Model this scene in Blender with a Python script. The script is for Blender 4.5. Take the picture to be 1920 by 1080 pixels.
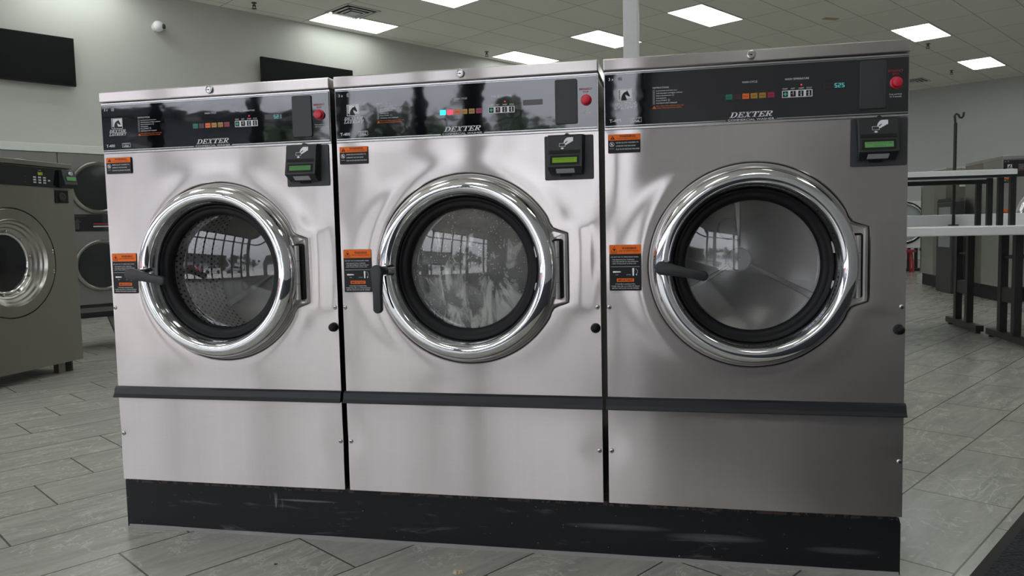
import bpy, bmesh, math, random
from mathutils import Vector, Matrix, Euler, noise as mnoise
random.seed(7)
for o in list(bpy.data.objects): bpy.data.objects.remove(o)
SC = bpy.context.scene
COL = SC.collection
PI = math.pi

# ------------------------------------------------------------------ camera
cam = bpy.data.objects.new('camera', bpy.data.cameras.new('camera'))
COL.objects.link(cam)
cam.location = (1.6694, -2.0481, 0.9033)
cam.rotation_euler = (1.49551, 0.02184, 0.20205)
cam.data.lens = 27.05; cam.data.sensor_width = 36.0
cam.data.clip_start = 0.05; cam.data.clip_end = 300
SC.camera = cam
SC.view_settings.view_transform = 'Standard'
SC.view_settings.look = 'None'
SC.view_settings.gamma = 1
SC.view_settings.use_curve_mapping = False
SC.view_settings.exposure = 0.24
SC.cycles.max_bounces = 8
SC.cycles.glossy_bounces = 5
SC.cycles.diffuse_bounces = 4
SC.cycles.transparent_max_bounces = 12
SC.cycles.sample_clamp_indirect = 6
SC.cycles.caustics_reflective = True
SKY = 2.45          # radiance of the overcast sky
LAMP = 5.8         # radiance of a ceiling panel

# ------------------------------------------------------------------ node helper
class N:
    """a value inside a node tree with arithmetic"""
    def __init__(s, t, out): s.t, s.o = t, out
    def m(s, op, b=None, c=None):
        n = s.t.nodes.new('ShaderNodeMath'); n.operation = op
        for i, v in enumerate((s, b, c)):
            if v is None: continue
            if isinstance(v, N): s.t.links.new(v.o, n.inputs[i])
            else: n.inputs[i].default_value = v
        return N(s.t, n.outputs[0])
    def __add__(s, b): return s.m('ADD', b)
    def __sub__(s, b): return s.m('SUBTRACT', b)
    def __mul__(s, b): return s.m('MULTIPLY', b)
    def __truediv__(s, b): return s.m('DIVIDE', b)
    def floor(s): return s.m('FLOOR')
    def fract(s): return s.m('FRACT')
    def abs(s): return s.m('ABSOLUTE')
    def lt(s, b): return s.m('LESS_THAN', b)
    def gt(s, b): return s.m('GREATER_THAN', b)
    def max(s, b): return s.m('MAXIMUM', b)
    def min(s, b): return s.m('MINIMUM', b)

def new_mat(name):
    m = bpy.data.materials.new(name); m.use_nodes = True
    t = m.node_tree; t.nodes.clear()
    out = t.nodes.new('ShaderNodeOutputMaterial')
    return m, t, out
def pbsdf(t, out, col=(.5, .5, .5), rough=.5, metal=0.0, **kw):
    b = t.nodes.new('ShaderNodeBsdfPrincipled')
    b.inputs['Base Color'].default_value = (*col, 1); b.inputs['Roughness'].default_value = rough
    b.inputs['Metallic'].default_value = metal
    for k, v in kw.items(): b.inputs[k.replace('_', ' ')].default_value = v
    t.links.new(b.outputs[0], out.inputs[0])
    return b
def mat(name, col, rough=.5, metal=0.0, var=.06, scale=30, bump=0.0, **kw):
    """plain procedural material with faint mottling"""
    m, t, out = new_mat(name)
    b = pbsdf(t, out, col, rough, metal, **kw)
    co = t.nodes.new('ShaderNodeTexCoord'); n = t.nodes.new('ShaderNodeTexNoise')
    n.inputs['Scale'].default_value = scale; n.inputs['Detail'].default_value = 3
    t.links.new(co.outputs['Object'], n.inputs['Vector'])
    mix = t.nodes.new('ShaderNodeMix'); mix.data_type = 'RGBA'
    mix.inputs['A'].default_value = (*[max(0, c * (1 - var)) for c in col], 1)
    mix.inputs['B'].default_value = (*[min(1, c * (1 + var)) for c in col], 1)
    t.links.new(n.outputs['Fac'], mix.inputs['Factor']); t.links.new(mix.outputs['Result'], b.inputs['Base Color'])
    if bump:
        bp = t.nodes.new('ShaderNodeBump'); bp.inputs['Strength'].default_value = 1; bp.inputs['Distance'].default_value = bump
        t.links.new(n.outputs['Fac'], bp.inputs['Height']); t.links.new(bp.outputs[0], b.inputs['Normal'])
    return m
def emis(name, col, s):
    m, t, out = new_mat(name)
    e = t.nodes.new('ShaderNodeEmission'); e.inputs[0].default_value = (*col, 1); e.inputs[1].default_value = s
    t.links.new(e.outputs[0], out.inputs[0]); return m
def obj_vec(t, scale=(1, 1, 1), loc=(0, 0, 0), which='Object'):
    co = t.nodes.new('ShaderNodeTexCoord'); mp = t.nodes.new('ShaderNodeMapping')
    mp.inputs['Scale'].default_value = scale; mp.inputs['Location'].default_value = loc
    t.links.new(co.outputs[which], mp.inputs['Vector']); return mp.outputs[0]
def noise_n(t, vec, scale, detail=3, rough=.5, dist=0):
    n = t.nodes.new('ShaderNodeTexNoise'); n.inputs['Scale'].default_value = scale; n.inputs['Detail'].default_value = detail
    n.inputs['Roughness'].default_value = rough; n.inputs['Distortion'].default_value = dist
    t.links.new(vec, n.inputs['Vector']); return N(t, n.outputs['Fac'])
def ramp(t, fac, stops, mode='LINEAR'):
    r = t.nodes.new('ShaderNodeValToRGB'); r.color_ramp.interpolation = mode
    while len(r.color_ramp.elements) < len(stops): r.color_ramp.elements.new(.5)
    for e, (p, c) in zip(r.color_ramp.elements, stops):
        e.position = p; e.color = (*c, 1) if len(c) == 3 else c
    t.links.new(fac.o if isinstance(fac, N) else fac, r.inputs[0]); return r.outputs[0]
def mixc(t, fac, a, b, mode='MIX'):
    m = t.nodes.new('ShaderNodeMix'); m.data_type = 'RGBA'; m.blend_type = mode
    for k, v in (('Factor', fac), ('A', a), ('B', b)):
        if isinstance(v, N): v = v.o
        if isinstance(v, (int, float)): m.inputs[k].default_value = v
        elif isinstance(v, tuple): m.inputs[k].default_value = (*v, 1)
        else: t.links.new(v, m.inputs[k])
    return m.outputs['Result']
def bump(t, b, h, dist, strength=1):
    bp = t.nodes.new('ShaderNodeBump'); bp.inputs['Distance'].default_value = dist; bp.inputs['Strength'].default_value = strength
    t.links.new(h.o if isinstance(h, N) else h, bp.inputs['Height']); t.links.new(bp.outputs[0], b.inputs['Normal'])

# ------------------------------------------------------------------ world: overcast sky
w = bpy.data.worlds.new('World'); SC.world = w; w.use_nodes = True
t = w.node_tree; t.nodes.clear()
wo = t.nodes.new('ShaderNodeOutputWorld'); bg = t.nodes.new('ShaderNodeBackground')
tc = t.nodes.new('ShaderNodeTexCoord'); sep = t.nodes.new('ShaderNodeSeparateXYZ')
t.links.new(tc.outputs['Generated'], sep.inputs[0])
cl = noise_n(t, tc.outputs['Generated'], 2.5, 4)
fac = (N(t, sep.outputs[2]) * .8 + cl * .5 - .1)
t.links.new(ramp(t, fac, [(0, (.84, .86, .98)), (.4, (.90, .91, 1)), (1, (.96, .96, 1))]), bg.inputs[0])
t.links.new(((N(t, sep.outputs[2]).max(0.0) * 2 + 1) * SKY).o, bg.inputs[1])   # overcast: zenith three times the horizon
t.links.new(bg.outputs[0], wo.inputs[0])

# ------------------------------------------------------------------ room frame: a runs along the left wall, b runs across
PH = 0.99274
AX = Vector((math.cos(PH), math.sin(PH), 0)); BX = Vector((math.sin(PH), -math.cos(PH), 0))
def AB(a, b, z=0): return AX * a + BX * b + Vector((0, 0, z))
HC = 3.988                     # ceiling height
A0, A1, B0, B1 = -5.0, 19.05, -7.69, 5.0

# ------------------------------------------------------------------ materials
def steel(name, col=(.60, .55, .535), rough=.145, aniso=1.0, wave=.0012, axis='Z', smear=.5):
    m, t, out = new_mat(name)
    b = pbsdf(t, out, col, rough, 1.0)
    b.inputs['Anisotropic'].default_value = aniso; b.inputs['Anisotropic Rotation'].default_value = .25
    tg = t.nodes.new('ShaderNodeTangent'); tg.direction_type = 'RADIAL'; tg.axis = axis
    t.links.new(tg.outputs[0], b.inputs['Tangent'])
    v = obj_vec(t, (3, 3, 260)); f = noise_n(t, v, 1.5, 3)
    v2 = obj_vec(t, (1, 1, 1)); big = noise_n(t, v2, 2.6, 2, .4)
    sm = noise_n(t, obj_vec(t, (1.2, 1, .5)), 9, 5, .6, .8)
    drip = noise_n(t, obj_vec(t, (34, 1, .9)), 1.6, 4, .65)
    c1 = mixc(t, f * .30 + sm * .30 + drip * .35 - .2, tuple(c * .93 for c in col), tuple(c * 1.16 for c in col))
    t.links.new(c1, b.inputs['Base Color'])
    rr = sm * (smear * .10) + f * .02 + (rough - .03)
    t.links.new(rr.o, b.inputs['Roughness'])
    bump(t, b, big, wave)
    b2 = pbsdf(t, out, col, .44, 1.0); b2.inputs['Anisotropic'].default_value = 1.0; b2.inputs['Anisotropic Rotation'].default_value = .25
    t.links.new(tg.outputs[0], b2.inputs['Tangent']); t.links.new(c1, b2.inputs['Base Color'])
    mx = t.nodes.new('ShaderNodeMixShader'); mx.inputs[0].default_value = .42
    t.links.new(b.outputs[0], mx.inputs[1]); t.links.new(b2.outputs[0], mx.inputs[2]); t.links.new(mx.outputs[0], out.inputs[0])
    return m
STEEL = steel('brushed_steel')
STEEL_LID = steel('brushed_steel_lid', (.60, .55, .535), .17, 1.0, .0003)
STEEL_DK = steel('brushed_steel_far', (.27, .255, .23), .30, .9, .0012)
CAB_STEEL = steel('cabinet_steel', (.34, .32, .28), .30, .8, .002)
STEEL_PLAIN = mat('plain_steel', (.52, .51, .50), .25, 1.0)
CHROME = mat('chrome', (.80, .81, .82), .05, 1.0, var=.03)
DISH = mat('spun_steel', (.42, .40, .37), .24, 1.0, var=.05)
RUBBER = mat('black_rubber', (.006, .006, .007), .5, Specular_IOR_Level=.25)
BLACK = mat('black_plastic', (.014, .015, .017), .42, bump=.0002, scale=400)
BLACK_MATTE = mat('charcoal_plate', (.034, .036, .042), .55, bump=.0001, scale=600)
BLACK_DEEP = mat('black_recess', (.004, .004, .004), .8)
STRIP = mat('kick_strip_black', (.012, .013, .017), .42, Specular_IOR_Level=.3)
HINGE_M = mat('hinge_metal', (.50, .48, .46), .38, .55)
GAP = mat('dark_cabinet', (.03, .03, .03), .7)
WHITE_PRINT = mat('white_print', (.75, .76, .78), .5)
GREY_PRINT = mat('grey_print', (.42, .43, .45), .5)
ORANGE_PRINT = mat('orange_print', (.86, .16, .012), .55, Specular_IOR_Level=.25)
BLACK_PRINT = mat('black_print', (.007, .007, .009), .45, Specular_IOR_Level=.3)
RED_PRINT = mat('red_print', (.30, .01, .03), .4)
CAULK = mat('grey_caulk', (.20, .19, .19), .7)
FLAP = mat('soap_flap_grey', (.032, .034, .038), .5, scale=500, bump=.0001)
RED_BTN = mat('red_button', (.62, .02, .045), .32)
WHITE_LAM = mat('white_laminate', (.76, .76, .77), .30)
BLACK_STEEL = mat('black_powdercoat', (.010, .010, .011), .45)
CAB_GREY = mat('charcoal_kiosk', (.035, .035, .038), .5)
SIGN_GREY = mat('grey_sign', (.22, .24, .26), .5)
WHITE_PAINT = mat('white_paint', (.62, .64, .61), .5)
def glossy_panel():
    m, t, out = new_mat('console_gloss')
    b = pbsdf(t, out, (.002, .0025, .005), .035)
    b.inputs['IOR'].default_value = 1.8
    a = noise_n(t, obj_vec(t, (1, 1, 1.6)), 9, 2, .5); c = noise_n(t, obj_vec(t, (1, 1, 1)), 60, 1, .5)
    bump(t, b, a + c * .02, .00035)
    return m
CONSOLE = glossy_panel()
def pane(name, tint=(.9, .93, .92), k=1.8, rough=0.0):
    m, t, out = new_mat(name)
    tr = t.nodes.new('ShaderNodeBsdfTransparent'); tr.inputs[0].default_value = (*tint, 1)
    gl = t.nodes.new('ShaderNodeBsdfGlossy'); gl.inputs['Roughness'].default_value = rough
    fr = t.nodes.new('ShaderNodeFresnel'); ge = t.nodes.new('ShaderNodeNewGeometry')
    t.links.new((N(t, ge.outputs['Backfacing']) * (1 / 1.5 - 1.5) + 1.5).o, fr.inputs[0])
    mx = t.nodes.new('ShaderNodeMixShader')
    f = (N(t, fr.outputs[0]) * k).min(1.0)
    t.links.new(f.o, mx.inputs[0]); t.links.new(tr.outputs[0], mx.inputs[1]); t.links.new(gl.outputs[0], mx.inputs[2])
    t.links.new(mx.outputs[0], out.inputs[0]); return m
DOOR_GLASS = pane('door_glass', (.93, .94, .94), 1.9)
WIN_GLASS = pane('window_glass', (.96, .97, .97), 1.0)
DARK_GLASS = mat('dark_door_glass', (.012, .013, .014), .12)
def drum_mat():
    m, t, out = new_mat('drum_perforated')
    b = pbsdf(t, out, (.30, .30, .30), .30, .8)
    co = t.nodes.new('ShaderNodeTexCoord'); s = t.nodes.new('ShaderNodeSeparateXYZ'); t.links.new(co.outputs['Object'], s.inputs[0])
    x = N(t, s.outputs[0]) - .372; z = N(t, s.outputs[2]) - .799; y = N(t, s.outputs[1])
    ang = x.m('ARCTAN2', z) * (46 / PI)
    row = y * 52
    u = (ang + (row.floor() * .5)).fract() - .5; v = row.fract() - .5
    hole = (u * u * 1.3 + v * v).lt(.055)
    t.links.new(mixc(t, hole, (.66, .65, .64), (.02, .02, .02)), b.inputs['Base Color'])
    t.links.new((hole * .5 + .3).o, b.inputs['Roughness'])
    return m
DRUM = drum_mat()
def drum_back_mat():
    m, t, out = new_mat('drum_back_brushed')
    b = pbsdf(t, out, (.62, .60, .58), .36, .6)
    b.inputs['Anisotropic'].default_value = .9
    tg = t.nodes.new('ShaderNodeTangent'); tg.direction_type = 'RADIAL'; tg.axis = 'Y'
    t.links.new(tg.outputs[0], b.inputs['Tangent'])
    return m
DRUM_BACK = drum_back_mat()
HUB = mat('hub_cast', (.95, .94, .92), .45, .1)
def suds_mat():
    m, t, out = new_mat('wash_suds')
    b = pbsdf(t, out, (.35, .34, .31), .5)
    v = obj_vec(t, (1, 1, .38)); v0 = obj_vec(t, (1, 1, 1))
    flow = noise_n(t, v, 16, 5, .62, 1.4); bub = t.nodes.new('ShaderNodeTexVoronoi'); bub.inputs['Scale'].default_value = 120
    t.links.new(v0, bub.inputs['Vector'])
    spots = N(t, bub.outputs['Distance']).lt(.25) * noise_n(t, v0, 22, 2).gt(.5)
    s = t.nodes.new('ShaderNodeSeparateXYZ'); t.links.new(v0, s.inputs[0])
    up = (N(t, s.outputs[2]) - .80) * 3.0
    xx = (N(t, s.outputs[0]) - .39).abs() * 1.2
    body = (flow - .47 - up * .28 - xx * .12) * 5.5
    foam = body.max(spots * .6).max(.22).min(.95)
    colr = mixc(t, noise_n(t, v, 30, 3), (.34, .33, .31), (.80, .79, .74))
    t.links.new(colr, b.inputs['Base Color'])
    tr = t.nodes.new('ShaderNodeBsdfTransparent'); mx = t.nodes.new('ShaderNodeMixShader')
    t.links.new(foam.o, mx.inputs[0]); t.links.new(tr.outputs[0], mx.inputs[1]); t.links.new(b.outputs[0], mx.inputs[2])
    t.links.new(mx.outputs[0], out.inputs[0]); return m
SUDS = suds_mat()
def laundry_mat():
    m, t, out = new_mat('wet_laundry')
    b = pbsdf(t, out, (.06, .05, .045), .5)
    s = t.nodes.new('ShaderNodeSeparateXYZ'); v = obj_vec(t); t.links.new(v, s.inputs[0])
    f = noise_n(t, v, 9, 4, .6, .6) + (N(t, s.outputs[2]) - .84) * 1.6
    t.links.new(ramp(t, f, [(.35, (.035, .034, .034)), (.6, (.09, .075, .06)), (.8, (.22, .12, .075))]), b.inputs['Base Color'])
    bump(t, b, noise_n(t, v, 25, 4), .01); return m
LAUNDRY = laundry_mat()
def plinth_mat():
    m, t, out = new_mat('plinth_black_paint')
    b = pbsdf(t, out, (.012, .013, .017), .5, Specular_IOR_Level=.3)
    n1 = noise_n(t, obj_vec(t, (2.2, 1, 14)), 2.2, 5, .65, .5); n2 = noise_n(t, obj_vec(t, (1, 1, 1)), 45, 3, .7)
    s = t.nodes.new('ShaderNodeSeparateXYZ'); t.links.new(obj_vec(t), s.inputs[0])
    z = N(t, s.outputs[2])
    scuff = ((n1 - .60) * 6).max(0.0).min(1.0)
    chips = (n2 * z.gt(.143)).gt(.50)
    dots = noise_n(t, obj_vec(t), 130, 1).gt(.80)
    c = mixc(t, scuff * .22, (.005, .006, .008), (.35, .36, .40))
    c = mixc(t, chips * .5, c, (.10, .065, .045)); x = N(t, s.outputs[0]); wipe = noise_n(t, obj_vec(t, (1.2, 1, 60)), 1.0, 3)
    def blob(cx, cz, lx, lz): return (((x - cx) / lx).m('POWER', 2.0) * -1 - ((z - cz) / lz).m('POWER', 2.0) + 1).max(0.0)
    marks = (blob(.60, .112, .11, .004) + blob(1.52, .085, .16, .010) * wipe + blob(1.78, .070, .14, .012) * wipe + blob(2.10, .055, .10, .010) * wipe * .6 + blob(.50, .10, .03, .035) * noise_n(t, obj_vec(t, (90, 1, 4)), 1.0, 2).gt(.55)).min(1.0)  # first blob paints a long highlight; the rest are wipes and scratches
    c = mixc(t, marks * .30, c, (.40, .41, .46)); c = mixc(t, dots * .8, c, (.35, .34, .33))
    t.links.new(c, b.inputs['Base Color']); bump(t, b, n2, .0008); return m
PLINTH = plinth_mat()
def floor_mat():
    m, t, out = new_mat('floor_tile')
    b = pbsdf(t, out, (.2, .2, .19), .36)
    g = t.nodes.new('ShaderNodeNewGeometry'); s = t.nodes.new('ShaderNodeSeparateXYZ'); t.links.new(g.outputs['Position'], s.inputs[0])
    X, Y = N(t, s.outputs[0]), N(t, s.outputs[1])
    a = X * math.cos(PH) + Y * math.sin(PH); bb = X * math.sin(PH) - Y * math.cos(PH)
    r = (bb - 1.966 + 20 * .297) / .297
    row = r.floor() - 20
    # row index k runs 6 at b=1.67..1.97
    kk = row + 7
    q = (a - (kk * -.2033 + .12)) / .61
    fr, fq = r.fract(), q.fract()
    g1 = fr.lt(.009).max(fr.gt(.991)); g2 = fq.lt(.0045).max(fq.gt(.9955)); grout = g1.max(g2)
    cell = t.nodes.new('ShaderNodeCombineXYZ')
    t.links.new(kk.o, cell.inputs[0]); t.links.new(q.floor().o, cell.inputs[1])
    wn = t.nodes.new('ShaderNodeTexWhiteNoise'); t.links.new(cell.outputs[0], wn.inputs['Vector'])
    R = N(t, wn.outputs['Value'])
    vv = t.nodes.new('ShaderNodeCombineXYZ')
    t.links.new((a * .9 + R * 7).o, vv.inputs[0]); t.links.new((bb * 5.0 + R * 13).o, vv.inputs[1]); t.links.new(R.o, vv.inputs[2])
    grain = noise_n(t, vv.outputs[0], 3.2, 7, .62, .9)
    v3 = t.nodes.new('ShaderNodeCombineXYZ')
    t.links.new((a * 1.5 + R * 3).o, v3.inputs[0]); t.links.new((bb * 2.3 + R * 5).o, v3.inputs[1]); t.links.new(R.o, v3.inputs[2])
    veins = (noise_n(t, v3.outputs[0], 2.6, 6, .6, 1.6) - .5).abs()
    vein = ((veins * -60) + 1).max(0.0) * (noise_n(t, v3.outputs[0], 1.7, 2)).gt(.5)
    fine = noise_n(t, g.outputs['Position'], 70, 4, .6)
    base = ramp(t, grain, [(.25, (.21, .208, .19)), (.5, (.325, .315, .285)), (.75, (.43, .415, .375))])
    base = mixc(t, (R - .5) * .5 + .25, base, (.33, .32, .29))
    base = mixc(t, (fine - .5) * .8 + .2, base, (.22, .22, .20))
    base = mixc(t, vein * .45, base, (.60, .58, .53))
    base = mixc(t, grout, base, (.070, .065, .058))
    t.links.new(base, b.inputs['Base Color'])
    t.links.new((grain * .16 + .15).o, b.inputs['Roughness'])
    bump(t, b, grain * .3 + fine * .12 - grout * .8, .002)
    return m
FLOOR = floor_mat()
def ceil_mat():
    m, t, out = new_mat('ceiling_tile')
    b = pbsdf(t, out, (.5, .49, .45), .9)
    g = t.nodes.new('ShaderNodeNewGeometry'); s = t.nodes.new('ShaderNodeSeparateXYZ'); t.links.new(g.outputs['Position'], s.inputs[0])
    X, Y = N(t, s.outputs[0]), N(t, s.outputs[1])
    a = X * math.cos(PH) + Y * math.sin(PH); bb = X * math.sin(PH) - Y * math.cos(PH)
    q = (a - 10.115) / 1.2192; r = (bb + 3.874) / .6096
    fq, fr = (q + 40).fract(), (r + 40).fract()
    seam = fq.lt(.008).max(fq.gt(.992)).max(fr.lt(.014)).max(fr.gt(.986))
    core = fq.lt(.003).max(fq.gt(.997)).max(fr.lt(.006)).max(fr.gt(.994))
    cell = t.nodes.new('ShaderNodeCombineXYZ'); t.links.new((q + 40).floor().o, cell.inputs[0]); t.links.new((r + 40).floor().o, cell.inputs[1])
    wn = t.nodes.new('ShaderNodeTexWhiteNoise'); t.links.new(cell.outputs[0], wn.inputs['Vector'])
    R = N(t, wn.outputs['Value'])
    fine = noise_n(t, g.outputs['Position'], 60, 3, .6)
    c = mixc(t, R, (.84, .82, .75), (.88, .86, .79)); c = mixc(t, fine * .3, c, (.70, .68, .61))
    c = mixc(t, seam * .4, c, (.42, .40, .36)); c = mixc(t, core * .6, c, (.18, .17, .15))
    t.links.new(c, b.inputs['Base Color']); bump(t, b, fine * .2 - seam, .004)
    return m
CEIL = ceil_mat()
WALL = mat('wall_paint', (.46, .46, .43), .6, var=.03, scale=1.2)
WALL_B = mat('wall_paint_far', (.50, .505, .51), .6, var=.03, scale=1.2)
def carpet_mat():
    m, t, out = new_mat('carpet_ribbed')
    b = pbsdf(t, out, (.010, .012, .017), .95)
    v = t.nodes.new('ShaderNodeTexVoronoi'); v.inputs['Scale'].default_value = 110
    g = t.nodes.new('ShaderNodeNewGeometry'); t.links.new(g.outputs['Position'], v.inputs['Vector'])
    d = N(t, v.outputs['Distance'])
    t.links.new(mixc(t, d, (.028, .032, .045), (.004, .004, .006)), b.inputs['Base Color'])
    bump(t, b, d * -1, .008); return m
CARPET = carpet_mat()

# ------------------------------------------------------------------ mesh helper
TXT = {}
def text_geo(s, bold=0.0):
    k = (s, bold)
    if k in TXT: return TXT[k]
    cu = bpy.data.curves.new('tmp', 'FONT'); cu.body = s; cu.size = 1; cu.resolution_u = 2; cu.offset = bold
    ob = bpy.data.objects.new('tmp', cu); COL.objects.link(ob)
    dg = bpy.context.evaluated_depsgraph_get(); dg.update()
    me = bpy.data.meshes.new_from_object(ob.evaluated_get(dg))
    vs = [(v.co.x, v.co.y) for v in me.vertices]; fs = [tuple(p.vertices) for p in me.polygons]
    bpy.data.objects.remove(ob); bpy.data.curves.remove(cu); bpy.data.meshes.remove(me)
    if vs:
        x0 = min(v[0] for v in vs); x1 = max(v[0] for v in vs); y0 = min(v[1] for v in vs); y1 = max(v[1] for v in vs)
    else: x0 = x1 = y0 = y1 = 0
    TXT[k] = (vs, fs, x0, x1, y0, y1); return TXT[k]

def rrect(x0, x1, z0, z1, r, n=5):
    P = []
    for cx, cz, a0 in ((x1 - r, z1 - r, 0), (x0 + r, z1 - r, 90), (x0 + r, z0 + r, 180), (x1 - r, z0 + r, 270)):
        for i in range(n + 1):
            a = math.radians(a0 + 90 * i / n); P.append((cx + r * math.cos(a), cz + r * math.sin(a)))
    return P

class MB:
    def __init__(s): s.bm = bmesh.new(); s.mats = []
    def mi(s, m):
        if m not in s.mats: s.mats.append(m)
        return s.mats.index(m)
    def face(s, vs, m):
        try: f = s.bm.faces.new(vs); f.material_index = m; return f
        except ValueError: return None
    def hexa(s, P, m):
        """8 points, bottom ring then top ring"""
        m = s.mi(m); v = [s.bm.verts.new(p) for p in P]
        for q in ((3, 2, 1, 0), (4, 5, 6, 7), (0, 1, 5, 4), (1, 2, 6, 5), (2, 3, 7, 6), (3, 0, 4, 7)): s.face([v[i] for i in q], m)
    def box(s, x0, x1, y0, y1, z0, z1, m):
        s.hexa([(x0, y0, z0), (x1, y0, z0), (x1, y1, z0), (x0, y1, z0), (x0, y0, z1), (x1, y0, z1), (x1, y1, z1), (x0, y1, z1)], m)
    def boxf(s, f, x0, x1, y0, y1, z0, z1, m):
        s.hexa([f(*p) for p in ((x0, y0, z0), (x1, y0, z0), (x1, y1, z0), (x0, y1, z0), (x0, y0, z1), (x1, y0, z1), (x1, y1, z1), (x0, y1, z1))], m)
    def prism(s, P, y0, y1, m, f=lambda a, b, d: (a, d, b)):
        """outline P in (x,z) extruded from y0 (front) to y1"""
        m = s.mi(m); n = len(P)
        A = [s.bm.verts.new(f(a, b, y0)) for a, b in P]; B = [s.bm.verts.new(f(a, b, y1)) for a, b in P]
        s.face(A, m); s.face(B[::-1], m)
        for i in range(n): s.face([A[i], B[i], B[(i + 1) % n], A[(i + 1) % n]], m)
    def prism_x(s, P, x0, x1, m): s.prism(P, x0, x1, m, lambda a, b, d: (d, a, b))
    def prism_z(s, P, z0, z1, m): s.prism(P, z0, z1, m, lambda a, b, d: (a, b, d))
    def lathe(s, prof, cx, cz, m, n=64, cap0=False, cap1=False, a0=0, a1=2 * PI):
        """profile (r,y) turned about the y axis"""
        m = s.mi(m); full = abs(a1 - a0 - 2 * PI) < 1e-6; k = n if full else n + 1
        rings = []
        for r, y in prof:
            if r < 1e-6: rings.append([s.bm.verts.new((cx, y, cz))] * k)
            else: rings.append([s.bm.verts.new((cx + r * math.cos(a0 + (a1 - a0) * i / n), y, cz + r * math.sin(a0 + (a1 - a0) * i / n))) for i in range(k)])
        for A, B in zip(rings, rings[1:]):
            for i in range(n):
                j = (i + 1) % k
                q = []
                for v in (A[i], A[j], B[j], B[i]):
                    if v not in q: q.append(v)
                if len(q) > 2: s.face(q, m)
        if cap0 and prof[0][0] > 1e-6: s.face(rings[0], m)
        if cap1 and prof[-1][0] > 1e-6: s.face(rings[-1][::-1], m)
    def cyl(s, p0, p1, r0, m, r1=None, n=12, cap=True):
        m = s.mi(m); r1 = r0 if r1 is None else r1
        p0, p1 = Vector(p0), Vector(p1); d = (p1 - p0).normalized()
        u = d.orthogonal().normalized(); v = d.cross(u)
        A = [s.bm.verts.new(p0 + (u * math.cos(2 * PI * i / n) + v * math.sin(2 * PI * i / n)) * r0) for i in range(n)]
        B = [s.bm.verts.new(p1 + (u * math.cos(2 * PI * i / n) + v * math.sin(2 * PI * i / n)) * r1) for i in range(n)]
        for i in range(n): s.face([A[i], A[(i + 1) % n], B[(i + 1) % n], B[i]], m)
        if cap: s.face(A[::-1], m); s.face(B, m)
    def tube(s, pts, r, m, n=8, closed=False):
        m = s.mi(m); pts = [Vector(p) for p in pts]; k = len(pts); rings = []
        for i, p in enumerate(pts):
            a = pts[(i - 1) % k] if closed or i > 0 else p; b = pts[(i + 1) % k] if closed or i < k - 1 else p
            d = (b - a).normalized(); u = d.cross(Vector((0, 1, 0)))
            if u.length < .1: u = d.cross(Vector((1, 0, 0)))
            u.normalize(); v = d.cross(u)
            rings.append([s.bm.verts.new(p + (u * math.cos(2 * PI * j / n) + v * math.sin(2 * PI * j / n)) * r) for j in range(n)])
        for i in range(k if closed else k - 1):
            A, B = rings[i], rings[(i + 1) % k]
            for j in range(n): s.face([A[j], A[(j + 1) % n], B[(j + 1) % n], B[j]], m)
        if not closed: s.face(rings[0], m); s.face(rings[-1][::-1], m)
    # ---- printed marks, all flat in the x,z plane at depth y
    def flat(s, P, y, m):
        m = s.mi(m); s.face([s.bm.verts.new((a, y, b)) for a, b in P], m)
    def rect(s, x0, x1, z0, z1, y, m): s.flat([(x0, z0), (x1, z0), (x1, z1), (x0, z1)], y, m)
    def frame(s, x0, x1, z0, z1, w, y, m):
        s.rect(x0, x1, z0, z0 + w, y, m); s.rect(x0, x1, z1 - w, z1, y, m); s.rect(x0, x0 + w, z0 + w, z1 - w, y, m); s.rect(x1 - w, x1, z0 + w, z1 - w, y, m)
    def text(s, st, x0, z0, y, m, h=None, w=None, bold=0.0, align='l', shear=0.0):
        """h = cap height, w = fitted width"""
        vs, fs, a0, a1, b0, b1 = text_geo(st, bold); 
        if not vs: return
        sz = (h or .01) / .73; sx = sz if w is None else w / max(a1 - a0, 1e-6)
        if h is None: sz = sx
        W = (a1 - a0) * sx; off = {'l': 0, 'c': -W / 2, 'r': -W}[align]
        m = s.mi(m)
        V = [s.bm.verts.new((x0 + off + (a - a0) * sx + shear * b * sz, y, z0 + b * sz)) for a, b in vs]
        for f in fs: s.face([V[i] for i in f], m)
    def build(s, name, parent=None, smooth=False, auto=None, bevel=0, seg=2, recalc=True, flip=False):
        if recalc: bmesh.ops.recalc_face_normals(s.bm, faces=s.bm.faces)
        if bevel:
            ed = [e for e in s.bm.edges if len(e.link_faces) == 2 and e.calc_face_angle(0) > .6]
            bmesh.ops.bevel(s.bm, geom=ed, offset=bevel, segments=seg, profile=.5, affect='EDGES')
        me = bpy.data.meshes.new(name); s.bm.to_mesh(me); s.bm.free()
        for m in s.mats: me.materials.append(m)
        if smooth or auto:
            me.polygons.foreach_set('use_smooth', [True] * len(me.polygons))
            if auto: me.set_sharp_from_angle(angle=math.radians(auto))
        me.update()
        return link(name, me, parent)
def link(name, me, parent=None):
    o = bpy.data.objects.new(name, me); COL.objects.link(o)
    if parent is not None: o.parent = parent
    return o
def tag(o, label=None, cat=None, group=None, kind=None):
    if label: o['label'] = label
    if cat: o['category'] = cat
    if group: o['group'] = group
    if kind: o['kind'] = kind
    return o
def thing(name, label, cat, loc=(0, 0, 0), rz=0, group=None, scale=1):
    o = bpy.data.objects.new(name, None); COL.objects.link(o); o.empty_display_size = .1
    o.location = loc; o.rotation_euler = (0, 0, rz); o.scale = (scale,) * 3
    return tag(o, label, cat, group)
CACHE = {}
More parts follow.
